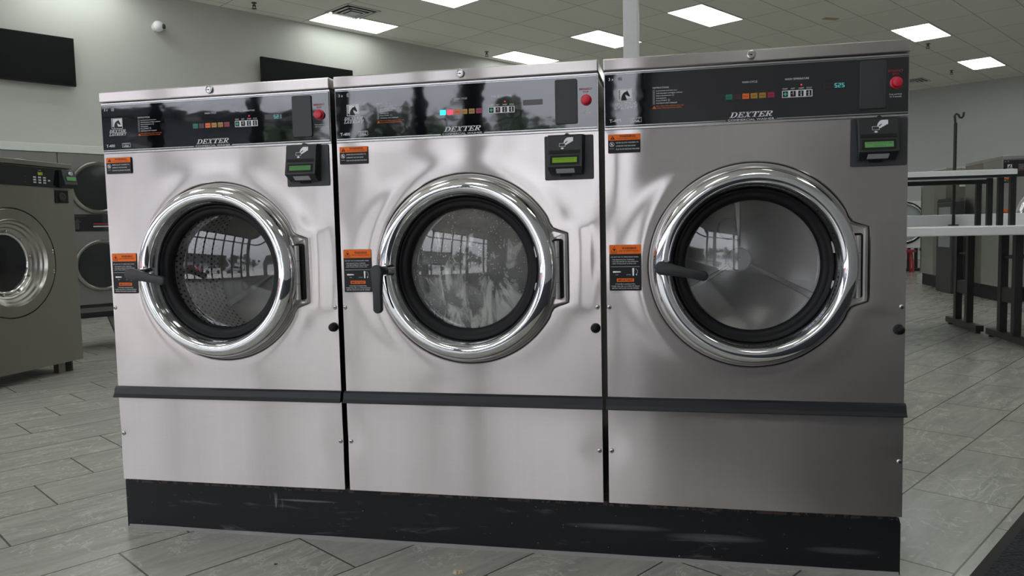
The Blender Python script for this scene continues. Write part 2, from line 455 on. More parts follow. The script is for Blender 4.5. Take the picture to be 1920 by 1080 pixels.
def part(key, name, parent, fn, **kw):
    """build once, then share the mesh"""
    if key in CACHE: return link(name, CACHE[key], parent)
    mb = MB(); fn(mb); o = mb.build(name, parent, **kw); CACHE[key] = o.data; return o

# ------------------------------------------------------------------ slanted slab-serif letters of the maker's name
def glyph(ch):
    """list of polygons in a unit-high box, and the advance"""
    R = lambda x0, y0, x1, y1: [(x0, y0), (x1, y0), (x1, y1), (x0, y1)]
    def arc(cx, cy, ox, oy, ix, iy, d0, d1, n=8):
        P = []
        for i in range(n):
            a, b = math.radians(d0 + (d1 - d0) * i / n), math.radians(d0 + (d1 - d0) * (i + 1) / n)
            P.append([(cx + ox * math.cos(a), cy + oy * math.sin(a)), (cx + ox * math.cos(b), cy + oy * math.sin(b)),
                      (cx + ix * math.cos(b), cy + iy * math.sin(b)), (cx + ix * math.cos(a), cy + iy * math.sin(a))])
        return P
    t = .11
    if ch == 'D': return [R(.14, 0, .36, 1), R(0, 0, .55, t), R(0, 1 - t, .55, 1)] + arc(.5, .5, .5, .5, .27, .5 - t, -90, 90), 1.08
    if ch == 'E': return [R(.14, 0, .36, 1), R(0, 0, .86, t), R(0, 1 - t, .84, 1), R(.36, .45, .66, .56), R(.75, t, .86, .32), R(.73, .70, .84, 1 - t), R(.58, .36, .66, .65)], .95
    if ch == 'X': return [[(.10, 1), (.36, 1), (.86, 0), (.60, 0)], [(.74, 1), (.86, 1), (.24, 0), (.12, 0)], R(0, 0, .38, t), R(.52, 0, .98, t), R(0, 1 - t, .46, 1), R(.60, 1 - t, .98, 1)], 1.05
    if ch == 'T': return [R(.34, 0, .58, 1), R(0, 1 - t, .92, 1), R(.2, 0, .72, t), R(0, .68, .11, 1 - t), R(.81, .68, .92, 1 - t)], 1.0
    if ch == 'R': return [R(.14, 0, .36, 1), R(0, 0, .5, t), R(0, 1 - t, .6, 1), R(.36, .44, .6, .54), [(.42, .46), (.64, .46), (.94, 0), (.68, 0)], R(.68, 0, 1.02, t)] + arc(.56, .74, .34, .27, .13, .17, -90, 90), 1.08
    if ch == 'L': return [R(.14, 0, .36, 1), R(0, 0, .82, t), R(0, 1 - t, .5, 1), R(.71, t, .82, .36)], .9
    if ch == 'A': return [[(.08, 0), (.20, 0), (.54, 1), (.42, 1)], [(.42, 1), (.60, 1), (.94, 0), (.68, 0)], R(.28, .28, .72, .38), R(0, 0, .34, t), R(.58, 0, 1.04, t)], 1.08
    if ch == 'U': return [R(.14, .35, .36, 1), R(.72, .35, .84, 1), R(0, 1 - t, .5, 1), R(.58, 1 - t, .98, 1)] + arc(.49, .35, .35, .35, .18, .22, 180, 360), 1.05
    if ch == 'N': return [R(.14, 0, .26, 1), R(.76, 0, .88, 1), [(.10, 1), (.36, 1), (.88, 0), (.66, 0)], R(0, 0, .4, t), R(.62, 1 - t, 1.02, 1)], 1.08
    if ch == 'Y': return [R(.40, 0, .62, .45), [(.06, 1), (.32, 1), (.62, .42), (.40, .42)], [(.82, 1), (.94, 1), (.60, .42), (.48, .42)], R(.26, 0, .76, t), R(-.04, 1 - t, .42, 1), R(.64, 1 - t, 1.04, 1)], 1.05
    return [], .4
def serif(mb, st, x0, x1, z0, h, y, m, shear=.34):
    adv = [glyph(c) for c in st]; W = sum(a for _, a in adv) - .08
    sx = (x1 - x0 - shear * h) / W; x = x0
    for P, a in adv:
        for q in P: mb.flat([(x + u * sx + shear * v * h, z0 + v * h) for u, v in q], y, m)
        x += a * sx

HORSE = [(.20, 0), (.20, .30), (.26, .50), (.36, .66), (.50, .78), (.64, .84), (.72, .90), (.74, 1.0), (.80, .90), (.82, .84), (.88, .72), (.94, .58),
         (1.0, .44), (.97, .36), (.90, .34), (.86, .40), (.76, .46), (.68, .50), (.64, .58), (.60, .50), (.62, .38), (.68, .24), (.74, 0)]
HAND = [(.02, .30), (.10, .62), (.30, .92), (.48, 1.0), (1.0, 1.0), (1.0, .50), (.90, .42), (.80, .44), (.82, .34), (.66, .30), (.62, .20), (.50, .18), (.40, .06), (.22, .0), (.16, .10), (.34, .34), (.46, .50), (.40, .54), (.24, .40), (.08, .20)]

# ------------------------------------------------------------------ the washer, its own frame: x 0..W, front at y=0, z up from the floor
W_ = .737; DCX, DCZ, RG = .372, .799, .2625
def outline(th):
    """radius of the pressed outline round the door, bulging at the hinge"""
    d = (th + PI) % (2 * PI) - PI; a = abs(math.degrees(d))
    if a > 31: return RG
    pts = [(0, None), (16.5, None), (18.6, .2925), (20.3, .283), (22.4, .270), (24.5, .2615), (27.5, .2595), (31, .2625)]
    if a <= 16.5: return .2785 / math.cos(math.radians(a))
    P = [(16.5, .2785 / math.cos(math.radians(16.5)))] + pts[2:]
    for (a0, r0), (a1, r1) in zip(P, P[1:]):
        if a <= a1: return r0 + (r1 - r0) * (a - a0) / (a1 - a0)
    return RG
def thetas():
    T = [2 * PI * i / 180 for i in range(180)]
    T += [math.radians(x) * s for x in (15.8, 16.5, 17.2, 17.9, 18.6, 19.4, 20.3, 21.3, 22.4, 23.5, 24.5, 27.0, 29.0) for s in (1, -1)]
    return T
def front_panel(mb, z0=.452, z1=1.157, seed=0):
    x0, x1 = .001, W_ - .001
    T = thetas() + [math.atan2(z - DCZ, x - DCX) for x in (x0, x1) for z in (z0, z1)]
    T = sorted(set(round(a % (2 * PI), 6) for a in T)); M = 22; m = mb.mi(STEEL); md = mb.mi(BLACK_DEEP)
    rings = [[] for _ in range(M + 4)]
    for th in T:
        c, s = math.cos(th), math.sin(th); ri = outline(th)
        ro = min(((x1 - DCX) / c if c > 0 else (x0 - DCX) / c) if abs(c) > 1e-9 else 9, ((z1 - DCZ) / s if s > 0 else (z0 - DCZ) / s) if abs(s) > 1e-9 else 9)
        rings[0].append(mb.bm.verts.new((DCX + ri * c, .0046, DCZ + ri * s)))
        rings[1].append(mb.bm.verts.new((DCX + (ri + .0005) * c, .0012, DCZ + (ri + .0005) * s)))
        for k in range(M + 1):
            u = (k / M) ** 1.5; r = (ri + .003) + (ro - ri - .003) * u
            x, z = DCX + r * c, DCZ + r * s; d = r - ri
            y = -.0016 * math.exp(-((d - .02) / .035) ** 2) - .0010 * mnoise.noise(Vector((x * 4.2 + seed * 9, 3.1, z * 4.2))) * min(1, d / .03)
            e = min(x - x0, x1 - x, z - z0, z1 - z)
            y *= min(1, e / .03 + .15)
            rings[k + 2].append(mb.bm.verts.new((x, y, z)))
        rings[M + 3].append(mb.bm.verts.new((DCX + ro * c, .014, DCZ + ro * s)))
    n = len(T)
    for q, (A, B) in enumerate(zip(rings, rings[1:])):
        for i in range(n): mb.face([A[i], A[(i + 1) % n], B[(i + 1) % n], B[i]], md if q == 0 else m)
def recess(mb):
    T = sorted(set(round(a % (2 * PI), 6) for a in thetas())); n = len(T); m = mb.mi(STEEL); mk = mb.mi(HINGE_M)
    ys = [(-.060, .0060), (-.012, .0050), (-.0085, .0042), (-.0055, .0020), (-.0018, .0040), (.006, .0050)]
    R = [[mb.bm.verts.new((DCX + (.215 if i == 0 else outline(t_) + dr) * math.cos(t_), y, DCZ + (.215 if i == 0 else outline(t_) + dr) * math.sin(t_))) for t_ in T] for i, (dr, y) in enumerate(ys)]
    for q, (A, B) in enumerate(zip(R, R[1:])):
        for i in range(n): mb.face([A[i], A[(i + 1) % n], B[(i + 1) % n], B[i]], m if q < 1 else mk if q < 4 else mb.mi(BLACK_DEEP))
def lower_panel(mb, seed=0):
    x0, x1, z0, z1 = .001, W_ - .001, .159, .452; m = mb.mi(STEEL); nx, nz = 34, 14
    G = []
    for j in range(nz + 1):
        row = []
        for i in range(nx + 1):
            x = x0 + (x1 - x0) * i / nx; z = z0 + (z1 - z0) * j / nz
            y = -.0011 * mnoise.noise(Vector((x * 4.5 + 20 + seed * 5, 1.3, z * 2.0)))
            y -= .0012 * math.sin(PI * i / nx)
            for sx in (.008, .728): y += .0022 * math.exp(-(((x - sx) / .03) ** 2 + ((z - .303) / .03) ** 2))
            row.append(mb.bm.verts.new((x, y, z)))
        G.append(row)
    for j in range(nz):
        for i in range(nx): mb.face([G[j][i], G[j][i + 1], G[j + 1][i + 1], G[j + 1][i]], m)
    E_ = [G[0][i] for i in range(nx + 1)] + [G[j][nx] for j in range(1, nz + 1)] + [G[nz][i] for i in range(nx - 1, -1, -1)] + [G[j][0] for j in range(nz - 1, 0, -1)]
    F_ = [mb.bm.verts.new((v.co.x, .014, v.co.z)) for v in E_]
    for i in range(len(E_)): mb.face([E_[i], E_[(i + 1) % len(E_)], F_[(i + 1) % len(E_)], F_[i]], m)
def screw(mb, x, z, y=-.001, r=.0052):
    mb.lathe([(r * 1.25, y + .002), (r * 1.25, y), (r, y - .0018), (r * .6, y - .0026), (0, y - .0028)], x, z, STEEL_PLAIN, 20)
    for a in (.5, .5 + PI / 2):
        c, s = math.cos(a) * r * .6, math.sin(a) * r * .6; w = .0007
        mb.flat([(x - c - w, z - s + w), (x - c + w, z - s - w), (x + c + w, z + s - w), (x + c - w, z + s + w)], y - .0031, BLACK_DEEP)

def washer(label, loc, rz=0, scale=1, group=None, seed=0, handle='open', digits=None, lcd=None, rx=0.0, rzz=0.0, wash=False, lit=(), detail=True, depth=.85, cx=0):
    o = thing('washing_machine', label, 'washing machine', loc, rz, group, scale)
    W = W_
    def cabinet(mb):
        mb.box(.004, W - .004, .45, depth, .159, 1.309, CAB_STEEL)
        mb.box(.004, W - .004, .014, .45, .159, .50, STEEL_PLAIN); mb.box(.004, W - .004, .014, .45, 1.10, 1.309, STEEL_PLAIN)
        mb.box(.004, .05, .014, .45, .50, 1.10, STEEL_PLAIN); mb.box(W - .05, W - .004, .014, .45, .50, 1.10, STEEL_PLAIN)
    part(('cab', depth), 'cabinet', o, cabinet)
    part(('fp', seed), 'front_panel', o, lambda mb: front_panel(mb, seed=seed), auto=35)
    part('recess', 'door_surround', o, recess, auto=18)
    lp = part(('lp', seed), 'lower_panel', o, lambda mb: lower_panel(mb, seed), auto=35)
    def lid(mb):
        mb.prism_x([(-.0065, 1.3095), (-.0060, 1.3402), (depth, 1.3402), (depth, 1.3095)], -.0005, W + .0005, STEEL_LID)
    l = part(('lid', depth), 'lid', o, lid, bevel=.003)
    def lock(mb):
        mb.lathe([(.0115, -.006), (.0115, -.010), (.0100, -.0125), (.0078, -.013), (.0078, -.0115), (.0062, -.0115), (.0062, -.0128), (0, -.0128)], .368, 1.3265, STEEL_PLAIN, 28)
        mb.flat([(.3645, 1.3255), (.368, 1.3275), (.3715, 1.3255), (.368, 1.3235)], -.0131, BLACK_DEEP)
        mb.rect(.358, .3655, 1.326, 1.327, -.0133, BLACK_DEEP)
    part('lock', 'lock', l, lock, auto=40)
    for i, (sx, sz) in enumerate(((.0075, .693), (.7270, .693))):
        part(('scr', i), 'screw', o, lambda mb: screw(mb, sx, sz, 0.0), auto=40)
    for i, (sx, sz) in enumerate(((.0095, .303), (.7275, .302))):
        part(('scl', i), 'screw', lp, lambda mb: screw(mb, sx, sz, .001), auto=40)
    part('bump', 'door_stop', o, lambda mb: mb.lathe([(.0135, .002), (.0135, -.002), (.0118, -.012), (.0085, -.019), (.004, -.0215), (0, -.022)], .7215, .6365, RUBBER, 24), auto=50)
    part('kick', 'kick_strip', o, lambda mb: mb.prism_x([(.006, .4515), (-.004, .4515), (-.010, .4465), (-.015, .430), (-.021, .4215), (-.021, .4195), (.002, .4195), (.002, .43)], -.003, W + .002, STRIP))
    # control panel
    def cp(mb):
        mb.box(.0008, W - .0008, -.0010, .014, 1.158, 1.3075, STEEL_PLAIN)
        mb.box(.003, W - .003, -.0042, -.0010, 1.1635, 1.3025, CONSOLE)
    c = part('cp', 'control_panel', o, cp, bevel=.0007, seg=1)
    y = -.0046; y2 = -.0049; y3 = -.0052
    if detail:
        def marks(mb):
            Wp, G, O, B = WHITE_PRINT, GREY_PRINT, ORANGE_PRINT, BLACK_PRINT
            mb.text('3 x', .0135, 1.2835, y, Wp, h=.0078)
            mb.flat(rrect(.0375, .0480, 1.2825, 1.2925, .003), y, G)
            for i in range(4): mb.rect(.0385 + i * .0024, .0391 + i * .0024, 1.2832, 1.2915, y2, B)
            for i in range(3): mb.rect(.0380, .0475, 1.2850 + i * .0024, 1.2854 + i * .0024, y2, B)
            # horse head in a frame
            hx, hz, hw, hh = .0365, 1.2300, .0370, .0310
            mb.frame(hx, hx + hw, hz, hz + hh, .0011, y, Wp)
            mb.rect(hx + .002, hx + hw - .002, hz + .006, hz + hh - .002, y, Wp)
            mb.flat([(hx + .002 + u * (hw - .007) * .97, hz + .0015 + v * (hh - .0045)) for u, v in HORSE], y2, B)
            for i in range(9):
                a = math.radians(185 - i * 11); cxx, czz = hx + .0225, hz + .0035
                b_ = math.radians(185 - (i + 1) * 11)
                mb.flat([(cxx + .0145 * math.cos(a), czz + .0215 * math.sin(a)), (cxx + .0145 * math.cos(b_), czz + .0215 * math.sin(b_)),
                         (cxx + .0136 * math.cos(b_), czz + .0204 * math.sin(b_)), (cxx + .0136 * math.cos(a), czz + .0204 * math.sin(a))], y3, Wp)
            for i in range(5): mb.flat([(hx + .002, hz + .006 + i * .0045), (hx + .0065, hz + .0085 + i * .0045), (hx + .0045, hz + .0105 + i * .0045)], y3, B)
            serif(mb, 'DEXTER', .0275, .0850, 1.2195, .0078, y, Wp); serif(mb, 'LAUNDRY', .0265, .0860, 1.2095, .0078, y, Wp)
            mb.rect(.0300, .0860, 1.2181, 1.2186, y, Wp)
            mb.text('T-400', .0145, 1.1765, y, Wp, h=.0082, w=.029, bold=.01)
            mb.frame(.0685, .0965, 1.1745, 1.1870, .0007, y, Wp)
            mb.text('MADE IN', .0825, 1.1825, y, Wp, h=.0028, w=.020, align='c'); mb.text('USA', .0825, 1.1758, y, Wp, h=.0052, w=.0185, bold=.02, align='c')
            # instructions
            mb.text('INSTRUCTIONS', .126, 1.2570, y, Wp, h=.0042, w=.040)
            L_ = ['Load laundry and latch door', 'Add detergent and fabric softener', 'Select temperature', 'Add payment', 'Press START', 'Add bleach when displayed']
            ww = [.053, .066, .0375, .0255, .0270, .0520]
            for i, (s_, w_) in enumerate(zip(L_, ww)):
                zz = 1.2497 - i * .00625
                mb.frame(.1262, .1312, zz - .0010, zz + .0042, .0004, y, G); mb.text(str(i + 1), .1287, zz, y, G, h=.0032, align='c')
                mb.text(s_, .1345, zz, y, Wp, h=.0033, w=w_)
            mb.frame(.1742, .1790, 1.2362, 1.2420, .0004, y, G); mb.text('3', .1766, 1.2374, y, G, h=.0032, align='c')
            mb.frame(.1640, .1690, 1.2237, 1.2295, .0004, y, G); mb.text('E', .1665, 1.2249, y, G, h=.0032, align='c')
            mb.flat([(.1248, 1.2062), (.1338, 1.2062), (.1293, 1.2140)], y, O); mb.text('!', .1293, 1.2075, y2, B, h=.0045, bold=.02, align='c')
            mb.text('Door locks when machine starts, and', .1345, 1.2112, y, O, h=.0030, w=.068)
            mb.text('remains locked until cycle is complete', .1345, 1.2064, y, O, h=.0030, w=.064)
            mb.text('WASH CYCLE', .365, 1.2580, y, Wp, h=.0050, w=.037, align='c'); mb.text('WASH TEMPERATURE', .4775, 1.2592, y, Wp, h=.0048, w=.057, align='c')
            for s_, xx in (('START', .4495), ('HOT', .4680), ('WARM', .4875), ('COLD', .5060)): mb.text(s_, xx, 1.2365, y, Wp, h=.0036, w=.0125 if s_ != 'HOT' else .009, align='c')
            mb.text('EMERGENCY', .7045, 1.2640, y, RED_PRINT, h=.0055, w=.034, align='c', bold=.03); mb.text('STOP', .7045, 1.2570, y, RED_PRINT, h=.0046, w=.015, align='c', bold=.03)
            mb.text('Push and Hold', .7045, 1.2095, y, Wp, h=.0035, w=.028, align='c'); mb.text('for 3 seconds', .7045, 1.2040, y, Wp, h=.0035, w=.026, align='c')
            # maker's name and rule
            serif(mb, 'DEXTER', .3155, .4235, 1.1733, .0135, y2, Wp, shear=.45)
            mb.text('COMMERCIAL WASHER', .3120, 1.1652, y2, Wp, h=.0050, w=.112)
            mb.flat([(.004, 1.1660), (.3055, 1.1660), (.3085, 1.1680), (.004, 1.1680)], y, STEEL_PLAIN)
            mb.flat([(.4280, 1.1660), (W - .004, 1.1660), (W - .004, 1.1680), (.4310, 1.1680)], y, STEEL_PLAIN)
            mb.rect(.004, W - .004, 1.2990, 1.3003, y, STEEL_PLAIN)
        part('marks', 'panel_printing', c, marks, recalc=False)
        part('flap', 'soap_box_flap', c, lambda mb: mb.prism(rrect(.6235, .6825, 1.1785, 1.2940, .005), -.0085, -.003, FLAP), bevel=.001, seg=1)
        part('estop', 'stop_button', c, lambda mb: mb.lathe([(.0145, -.004), (.0145, -.007), (.0118, -.008), (.0122, -.016), (.0108, -.0195), (.006, -.0210), (0, -.0212)], .7055, 1.238, RED_BTN, 32), auto=45)
        cols = {'g': (.005, .16, .10), 'd': (.045, .012, .016), 'o': (.80, .14, .02), 'a': (.42, .22, .02), 'b': (.36, .20, .02), 'r': (.32, .012, .05)}
        for i, (k, xx) in enumerate((('g', .3070), ('d', .3270), ('o', .3475), ('a', .3675), ('b', .3880), ('r', .4085))):
            on = k in lit
            key = 'light_' + k + ('_on' if on else '')
            if key not in bpy.data.materials:
                if on: emis(key, {'g': (.05, 1, .75), 'd': (1, .06, .10)}.get(k, (1, .4, .3)), 1.6)
                else: mat(key, cols[k], .35)
            wd = {'g': 'FILL', 'd': 'WASH', 'o': 'RINSE', 'a': 'RINSE', 'b': 'RINSE', 'r': 'SPIN'}[k]
            def fn(mb, k=k, xx=xx, i=i):
                mb.prism(rrect(xx, xx + .0162, 1.2190, 1.2322, .001, 3), -.0050, -.004, bpy.data.materials[key])
                if k != 'd': mb.text(wd, xx + .0081, 1.2240, -.0053, BLACK_PRINT, h=.0028, w=.011, align='c')
            part(('cyc', k, on), 'cycle_light', c, fn, recalc=False)
        def keyplate(mb):
            mb.prism(rrect(.4425, .5140, 1.2165, 1.2338, .001, 3), -.0050, -.004, WHITE_PRINT)
        kp = part('keyplate', 'button_frame', c, keyplate, recalc=False)
        TEAL = bpy.data.materials.get('start_green') or mat('start_green', (.05, .42, .28), .4)
        for i, xx in enumerate((.4440, .4622, .4806, .4992)):
            def fn(mb, i=i, xx=xx):
                mb.prism(rrect(xx, xx + .0125, 1.2182, 1.2320, .0008, 3), -.0056, -.0049, BLACK_PRINT)
                cxx = xx + .00625
                if i == 0: mb.flat([(cxx - .005, 1.2251), (cxx, 1.2200), (cxx + .005, 1.2251), (cxx, 1.2302)], -.0058, TEAL)
                else:
                    mb.rect(cxx - .0006, cxx + .0016, 1.2225, 1.2305, -.0058, WHITE_PRINT); mb.flat([(cxx + .0005 + .002 * math.cos(q), 1.2212 + .002 * math.sin(q)) for q in [k * PI / 4 for k in range(8)]], -.0059, RED_PRINT if i == 1 else WHITE_PRINT)
                    mb.rect(cxx - .0045, cxx - .0015, 1.2255, 1.2265, -.0058, GREY_PRINT)
                    mb.rect(cxx, cxx + .001, 1.2215, {1: 1.229, 2: 1.2265, 3: 1.224}[i], -.0060, RED_PRINT)
            part(('tb', i), 'start_button' if i == 0 else 'temperature_button', c, fn, recalc=False)
        red_on = bpy.data.materials.get('led_red') or emis('led_red', (1, .02, .03), 2.5)
        part('led', 'indicator_led', c, lambda mb: mb.lathe([(.0016, -.0042), (.0016, -.0052), (0, -.0058)], .4880, 1.2462, red_on, 10))
        disp_on = bpy.data.materials.get('display_teal') or emis('display_teal', (.10, .62, .62), .85)
        disp_bg = bpy.data.materials.get('display_window') or mat('display_window', (.035, .022, .024), .2)
        def dispf(mb):
            mb.rect(.5370, .5900, 1.2328, 1.2472, y, disp_bg)
            if digits:
                seg = {'0': 'abcdef', '1': 'bc', '2': 'abged', '5': 'afgcd'}
                for i, ch in enumerate(digits):
                    px, pz, w2, h2, th = .5655 + i * .0082, 1.2350, .0058, .0098, .0011
                    S_ = {'a': (0, w2, h2 - th, h2), 'd': (0, w2, 0, th), 'g': (0, w2, h2 / 2 - th / 2, h2 / 2 + th / 2), 'f': (0, th, h2 / 2, h2), 'b': (w2 - th, w2, h2 / 2, h2), 'e': (0, th, 0, h2 / 2), 'c': (w2 - th, w2, 0, h2 / 2)}
                    for k in seg[ch]: a_, b_, c_, d_ = S_[k]; mb.rect(px + a_, px + b_, pz + c_, pz + d_, y2, disp_on)
        part(('disp', digits), 'digital_display', c, dispf, recalc=False)
    # card reader
    X, Z = .5985 + rx, 1.040 + rzz
    rd = link('card_reader', None, o) if False else None
    def reader(mb):
        mb.prism(rrect(X, X + .130, Z, Z + .116, .004, 4), -.0035, .0, BLACK_MATTE)
        # housing: deeper at the bottom, then undercut
        P = [(-.003, .1165), (-.020, .1165), (-.0235, .1120), (-.0400, .0330), (-.0385, .0300), (-.0150, .0140), (-.003, .0140)]
        bx0, bx1 = X + .012, X + .103
        P = [(a, b + Z) for a, b in P]
        m = mb.mi(BLACK); L_, R_ = [], []
        for (a, b) in P:
            taper = .004 if a > -.017 and b < Z + .02 else 0
            L_.append(mb.bm.verts.new((bx0 + taper, a, b))); R_.append(mb.bm.verts.new((bx1 - taper + .006 * (1 if a > -.01 else 0), a, b)))
        mb.face(L_, m); mb.face(R_[::-1], m)
        for i in range(len(P)): j = (i + 1) % len(P); mb.face([L_[i], R_[i], R_[j], L_[j]], m)
        mb.lathe([(.006, -.003), (.006, -.018), (0, -.018)], X + .062, Z + .1150, BLACK, 16)
    rd = part(('rd', rx, rzz), 'card_reader', o, reader, bevel=.0012, seg=2)
    def yf(z): return -.0235 - (.112 - (z - Z)) / (.112 - .033) * .0165 - .0006
    def slab(mb, x0, x1, z0, z1, m, d=.0004):
        mb.hexa([(x0, yf(z0) - d, z0), (x1, yf(z0) - d, z0), (x1, yf(z0) + .003, z0), (x0, yf(z0) + .003, z0),
                 (x0, yf(z1) - d, z1), (x1, yf(z1) - d, z1), (x1, yf(z1) + .003, z1), (x0, yf(z1) + .003, z1)], m)
    def slanted(mb, fn, d):
        """print flat marks then lay them on the sloping face"""
        k = len(mb.bm.verts); fn(); mb.bm.verts.ensure_lookup_table()
        for v in mb.bm.verts[k:]: v.co.y = yf(v.co.z) - d
    if detail:
        part(('slot', rx, rzz), 'card_slot', rd, lambda mb: slab(mb, X + .017, X + .098, Z + .0660, Z + .0750, BLACK_DEEP, .0006))
        def icon(mb):
            hx, hz = X + .054, Z + .0885
            slanted(mb, lambda: mb.flat([(hx + u * .0255, hz + v * .0200) for u, v in HAND], 0, WHITE_PRINT), .0006)
            slanted(mb, lambda: mb.frame(X + .0430, X + .0595, Z + .0845, Z + .0935, .0009, 0, WHITE_PRINT), .0008)
            slanted(mb, lambda: mb.flat([(X + .0460, Z + .0800), (X + .0515, Z + .0772), (X + .0570, Z + .0800), (X + .0545, Z + .0800), (X + .0545, Z + .0822), (X + .0485, Z + .0822), (X + .0485, Z + .0800)], 0, WHITE_PRINT), .0008)
        part(('icon', rx, rzz), 'card_symbol', rd, icon, recalc=False)
        LG = bpy.data.materials.get('lcd_' + ('bright' if wash else 'dim')) or emis('lcd_' + ('bright' if wash else 'dim'), (.24, .46, .05) if wash else (.14, .35, .13), .40)
        LT = bpy.data.materials.get('lcd_text') or mat('lcd_text', (.03, .09, .02), .5)
        def lcdf(mb):
            slab(mb, X + .0195, X + .0960, Z + .0375, Z + .0610, BLACK_DEEP, .0006)
            slab(mb, X + .0255, X + .0900, Z + .0425, Z + .0560, LG, .0010)
            rows = lcd or ()
            for i, s_ in enumerate(rows):
                slanted(mb, lambda: mb.text(s_, X + .0578, Z + (.0505 if i == 0 else .0445), 0, LT, h=.0036, w=min(.056, .0036 * len(s_)), align='c'), .0016)
        part(('lcd', rx, rzz, lcd), 'reader_screen', rd, lcdf, recalc=False)
        def plate(mb):
            z0_, z1_ = Z + .0175, Z + .0275
            ya = lambda z: -.0150 - (z - Z - .014) / .016 * .0235 - .0006
            mb.hexa([(X + .034, ya(z0_), z0_ - .001), (X + .082, ya(z0_), z0_ - .001), (X + .082, ya(z0_) + .002, z0_), (X + .034, ya(z0_) + .002, z0_),
                     (X + .034, ya(z1_), z1_ - .001), (X + .082, ya(z1_), z1_ - .001), (X + .082, ya(z1_) + .002, z1_), (X + .034, ya(z1_) + .002, z1_)], GREY_PRINT)
            mb.box(X + .043, X + .073, -.010, -.003, Z + .0085, Z + .0150, BLACK_DEEP)
        part(('plate', rx, rzz), 'reader_label', rd, plate)
    # stickers
    if detail:
        def st1(mb):
            x0, x1, z0, z1 = .0100, .0935, 1.0975, 1.1455; Y = -.0042
            mb.prism(rrect(x0, x1, z0, z1, .002, 3), Y, .0, BLACK_PRINT)
            mb.flat(rrect(x0 + .0004, x1 - .0004, z1 - .0155, z1 - .0004, .001, 3), Y - .0003, ORANGE_PRINT)
            T = [(x0 + .006, z1 - .0130), (x0 + .018, z1 - .0130), (x0 + .012, z1 - .0030)]
            mb.flat(T, Y - .0006, BLACK_PRINT); mb.text('!', x0 + .012, z1 - .0120, Y - .0008, ORANGE_PRINT, h=.0058, bold=.03, align='c')
            mb.text('WARNING', x0 + .050, z1 - .0080, Y - .0006, BLACK_PRINT, h=.0056, w=.041, bold=.02, align='c'); mb.text('RISK OF SERIOUS INJURY', x0 + .050, z1 - .0125, Y - .0006, BLACK_PRINT, h=.0027, w=.054, align='c')
            for i, s_ in enumerate(('NEVER ALLOW CHILDREN TO', 'OPERATE THE MACHINE', 'PLAY IN OR AROUND MACHINE')):
                mb.text(s_, x0 + .0205, z1 - .0235 - i * .0083, Y - .0006, WHITE_PRINT, h=.0036, w=(.058, .050, .060)[i])
            ccx, ccz = x0 + .010, z1 - .0255
            for i in range(16):
                a, b_ = 2 * PI * i / 16, 2 * PI * (i + 1) / 16
                mb.flat([(ccx + .0062 * math.cos(a), ccz + .0062 * math.sin(a)), (ccx + .0062 * math.cos(b_), ccz + .0062 * math.sin(b_)), (ccx + .0053 * math.cos(b_), ccz + .0053 * math.sin(b_)), (ccx + .0053 * math.cos(a), ccz + .0053 * math.sin(a))], Y - .0006, WHITE_PRINT)
            mb.flat([(ccx - .0045, ccz + .0035), (ccx - .0035, ccz + .0045), (ccx + .0045, ccz - .0035), (ccx + .0035, ccz - .0045)], Y - .0008, WHITE_PRINT)
            mb.flat([(ccx - .001, ccz + .003), (ccx + .001, ccz + .003), (ccx + .003, ccz - .004), (ccx + .0018, ccz - .004), (ccx, ccz), (ccx - .0018, ccz - .004), (ccx - .003, ccz - .004)], Y - .0006, WHITE_PRINT)
            mb.text('PELIGRO', ccx, z1 - .0370, Y - .0006, GREY_PRINT, h=.0018, w=.012, align='c') if False else mb.rect(ccx - .006, ccx + .006, z1 - .0370, z1 - .0362, Y - .0006, GREY_PRINT)
        part('st1', 'warning_sticker', o, st1, recalc=False)
        def st2(mb):
            x0, x1, z0, z1 = .0095, .0930, .7370, .8580; Y = -.0036; P_ = Y - .0006
            mb.prism(rrect(x0, x1, z0, z1, .002, 3), Y, .0, BLACK_PRINT)
            mb.flat(rrect(x0 + .0004, x1 - .0004, z1 - .0240, z1 - .0004, .0015, 3), Y - .0003, ORANGE_PRINT)
            cx_, cz_ = x0 + .0130, z1 - .0125
            T = [(cx_ - .0085, cz_ - .0055), (cx_ + .0085, cz_ - .0055), (cx_, cz_ + .0085)]
            for a, b_ in ((0, 1), (1, 2), (2, 0)):
                (u0, v0), (u1, v1) = T[a], T[b_]; d = math.hypot(u1 - u0, v1 - v0); nx, nz = -(v1 - v0) / d * .0008, (u1 - u0) / d * .0008
                mb.flat([(u0, v0), (u1, v1), (u1 + nx, v1 + nz), (u0 + nx, v0 + nz)], P_, BLACK_PRINT)
            mb.flat([(cx_ - .003, cz_ + .001), (cx_, cz_ + .003), (cx_ + .003, cz_ + .001), (cx_ + .002, cz_ - .003), (cx_ - .001, cz_ - .0035)], P_, BLACK_PRINT)
            mb.rect(cx_ - .008, cx_ + .008, cz_ - .0090, cz_ - .0078, P_, BLACK_PRINT)
            mb.text('WARNING', x0 + .052, z1 - .0120, P_, BLACK_PRINT, h=.0062, w=.038, bold=.02, align='c'); mb.text('RISK OF SERIOUS INJURY', x0 + .052, z1 - .0175, P_, BLACK_PRINT, h=.0030, w=.052, bold=.01, align='c')
            mb.text('DO NOT TRY TO OPEN DOOR WHEN:', x0 + .0045, z1 - .0335, P_, WHITE_PRINT, h=.0030, w=.072)
            for i, s_ in enumerate(('- THE DRUM IS STILL TURNING', '- YOU SEE WATER IN THE WINDOW', '- ANY CYCLE LIGHT IS STILL ON')):
                mb.text(s_, x0 + .0055, z1 - .0405 - i * .0052, P_, WHITE_PRINT, h=.0030, w=(.060, .070, .064)[i])
            mb.rect(x0 + .004, x1 - .004, z1 - .0580, z1 - .0574, P_, WHITE_PRINT)
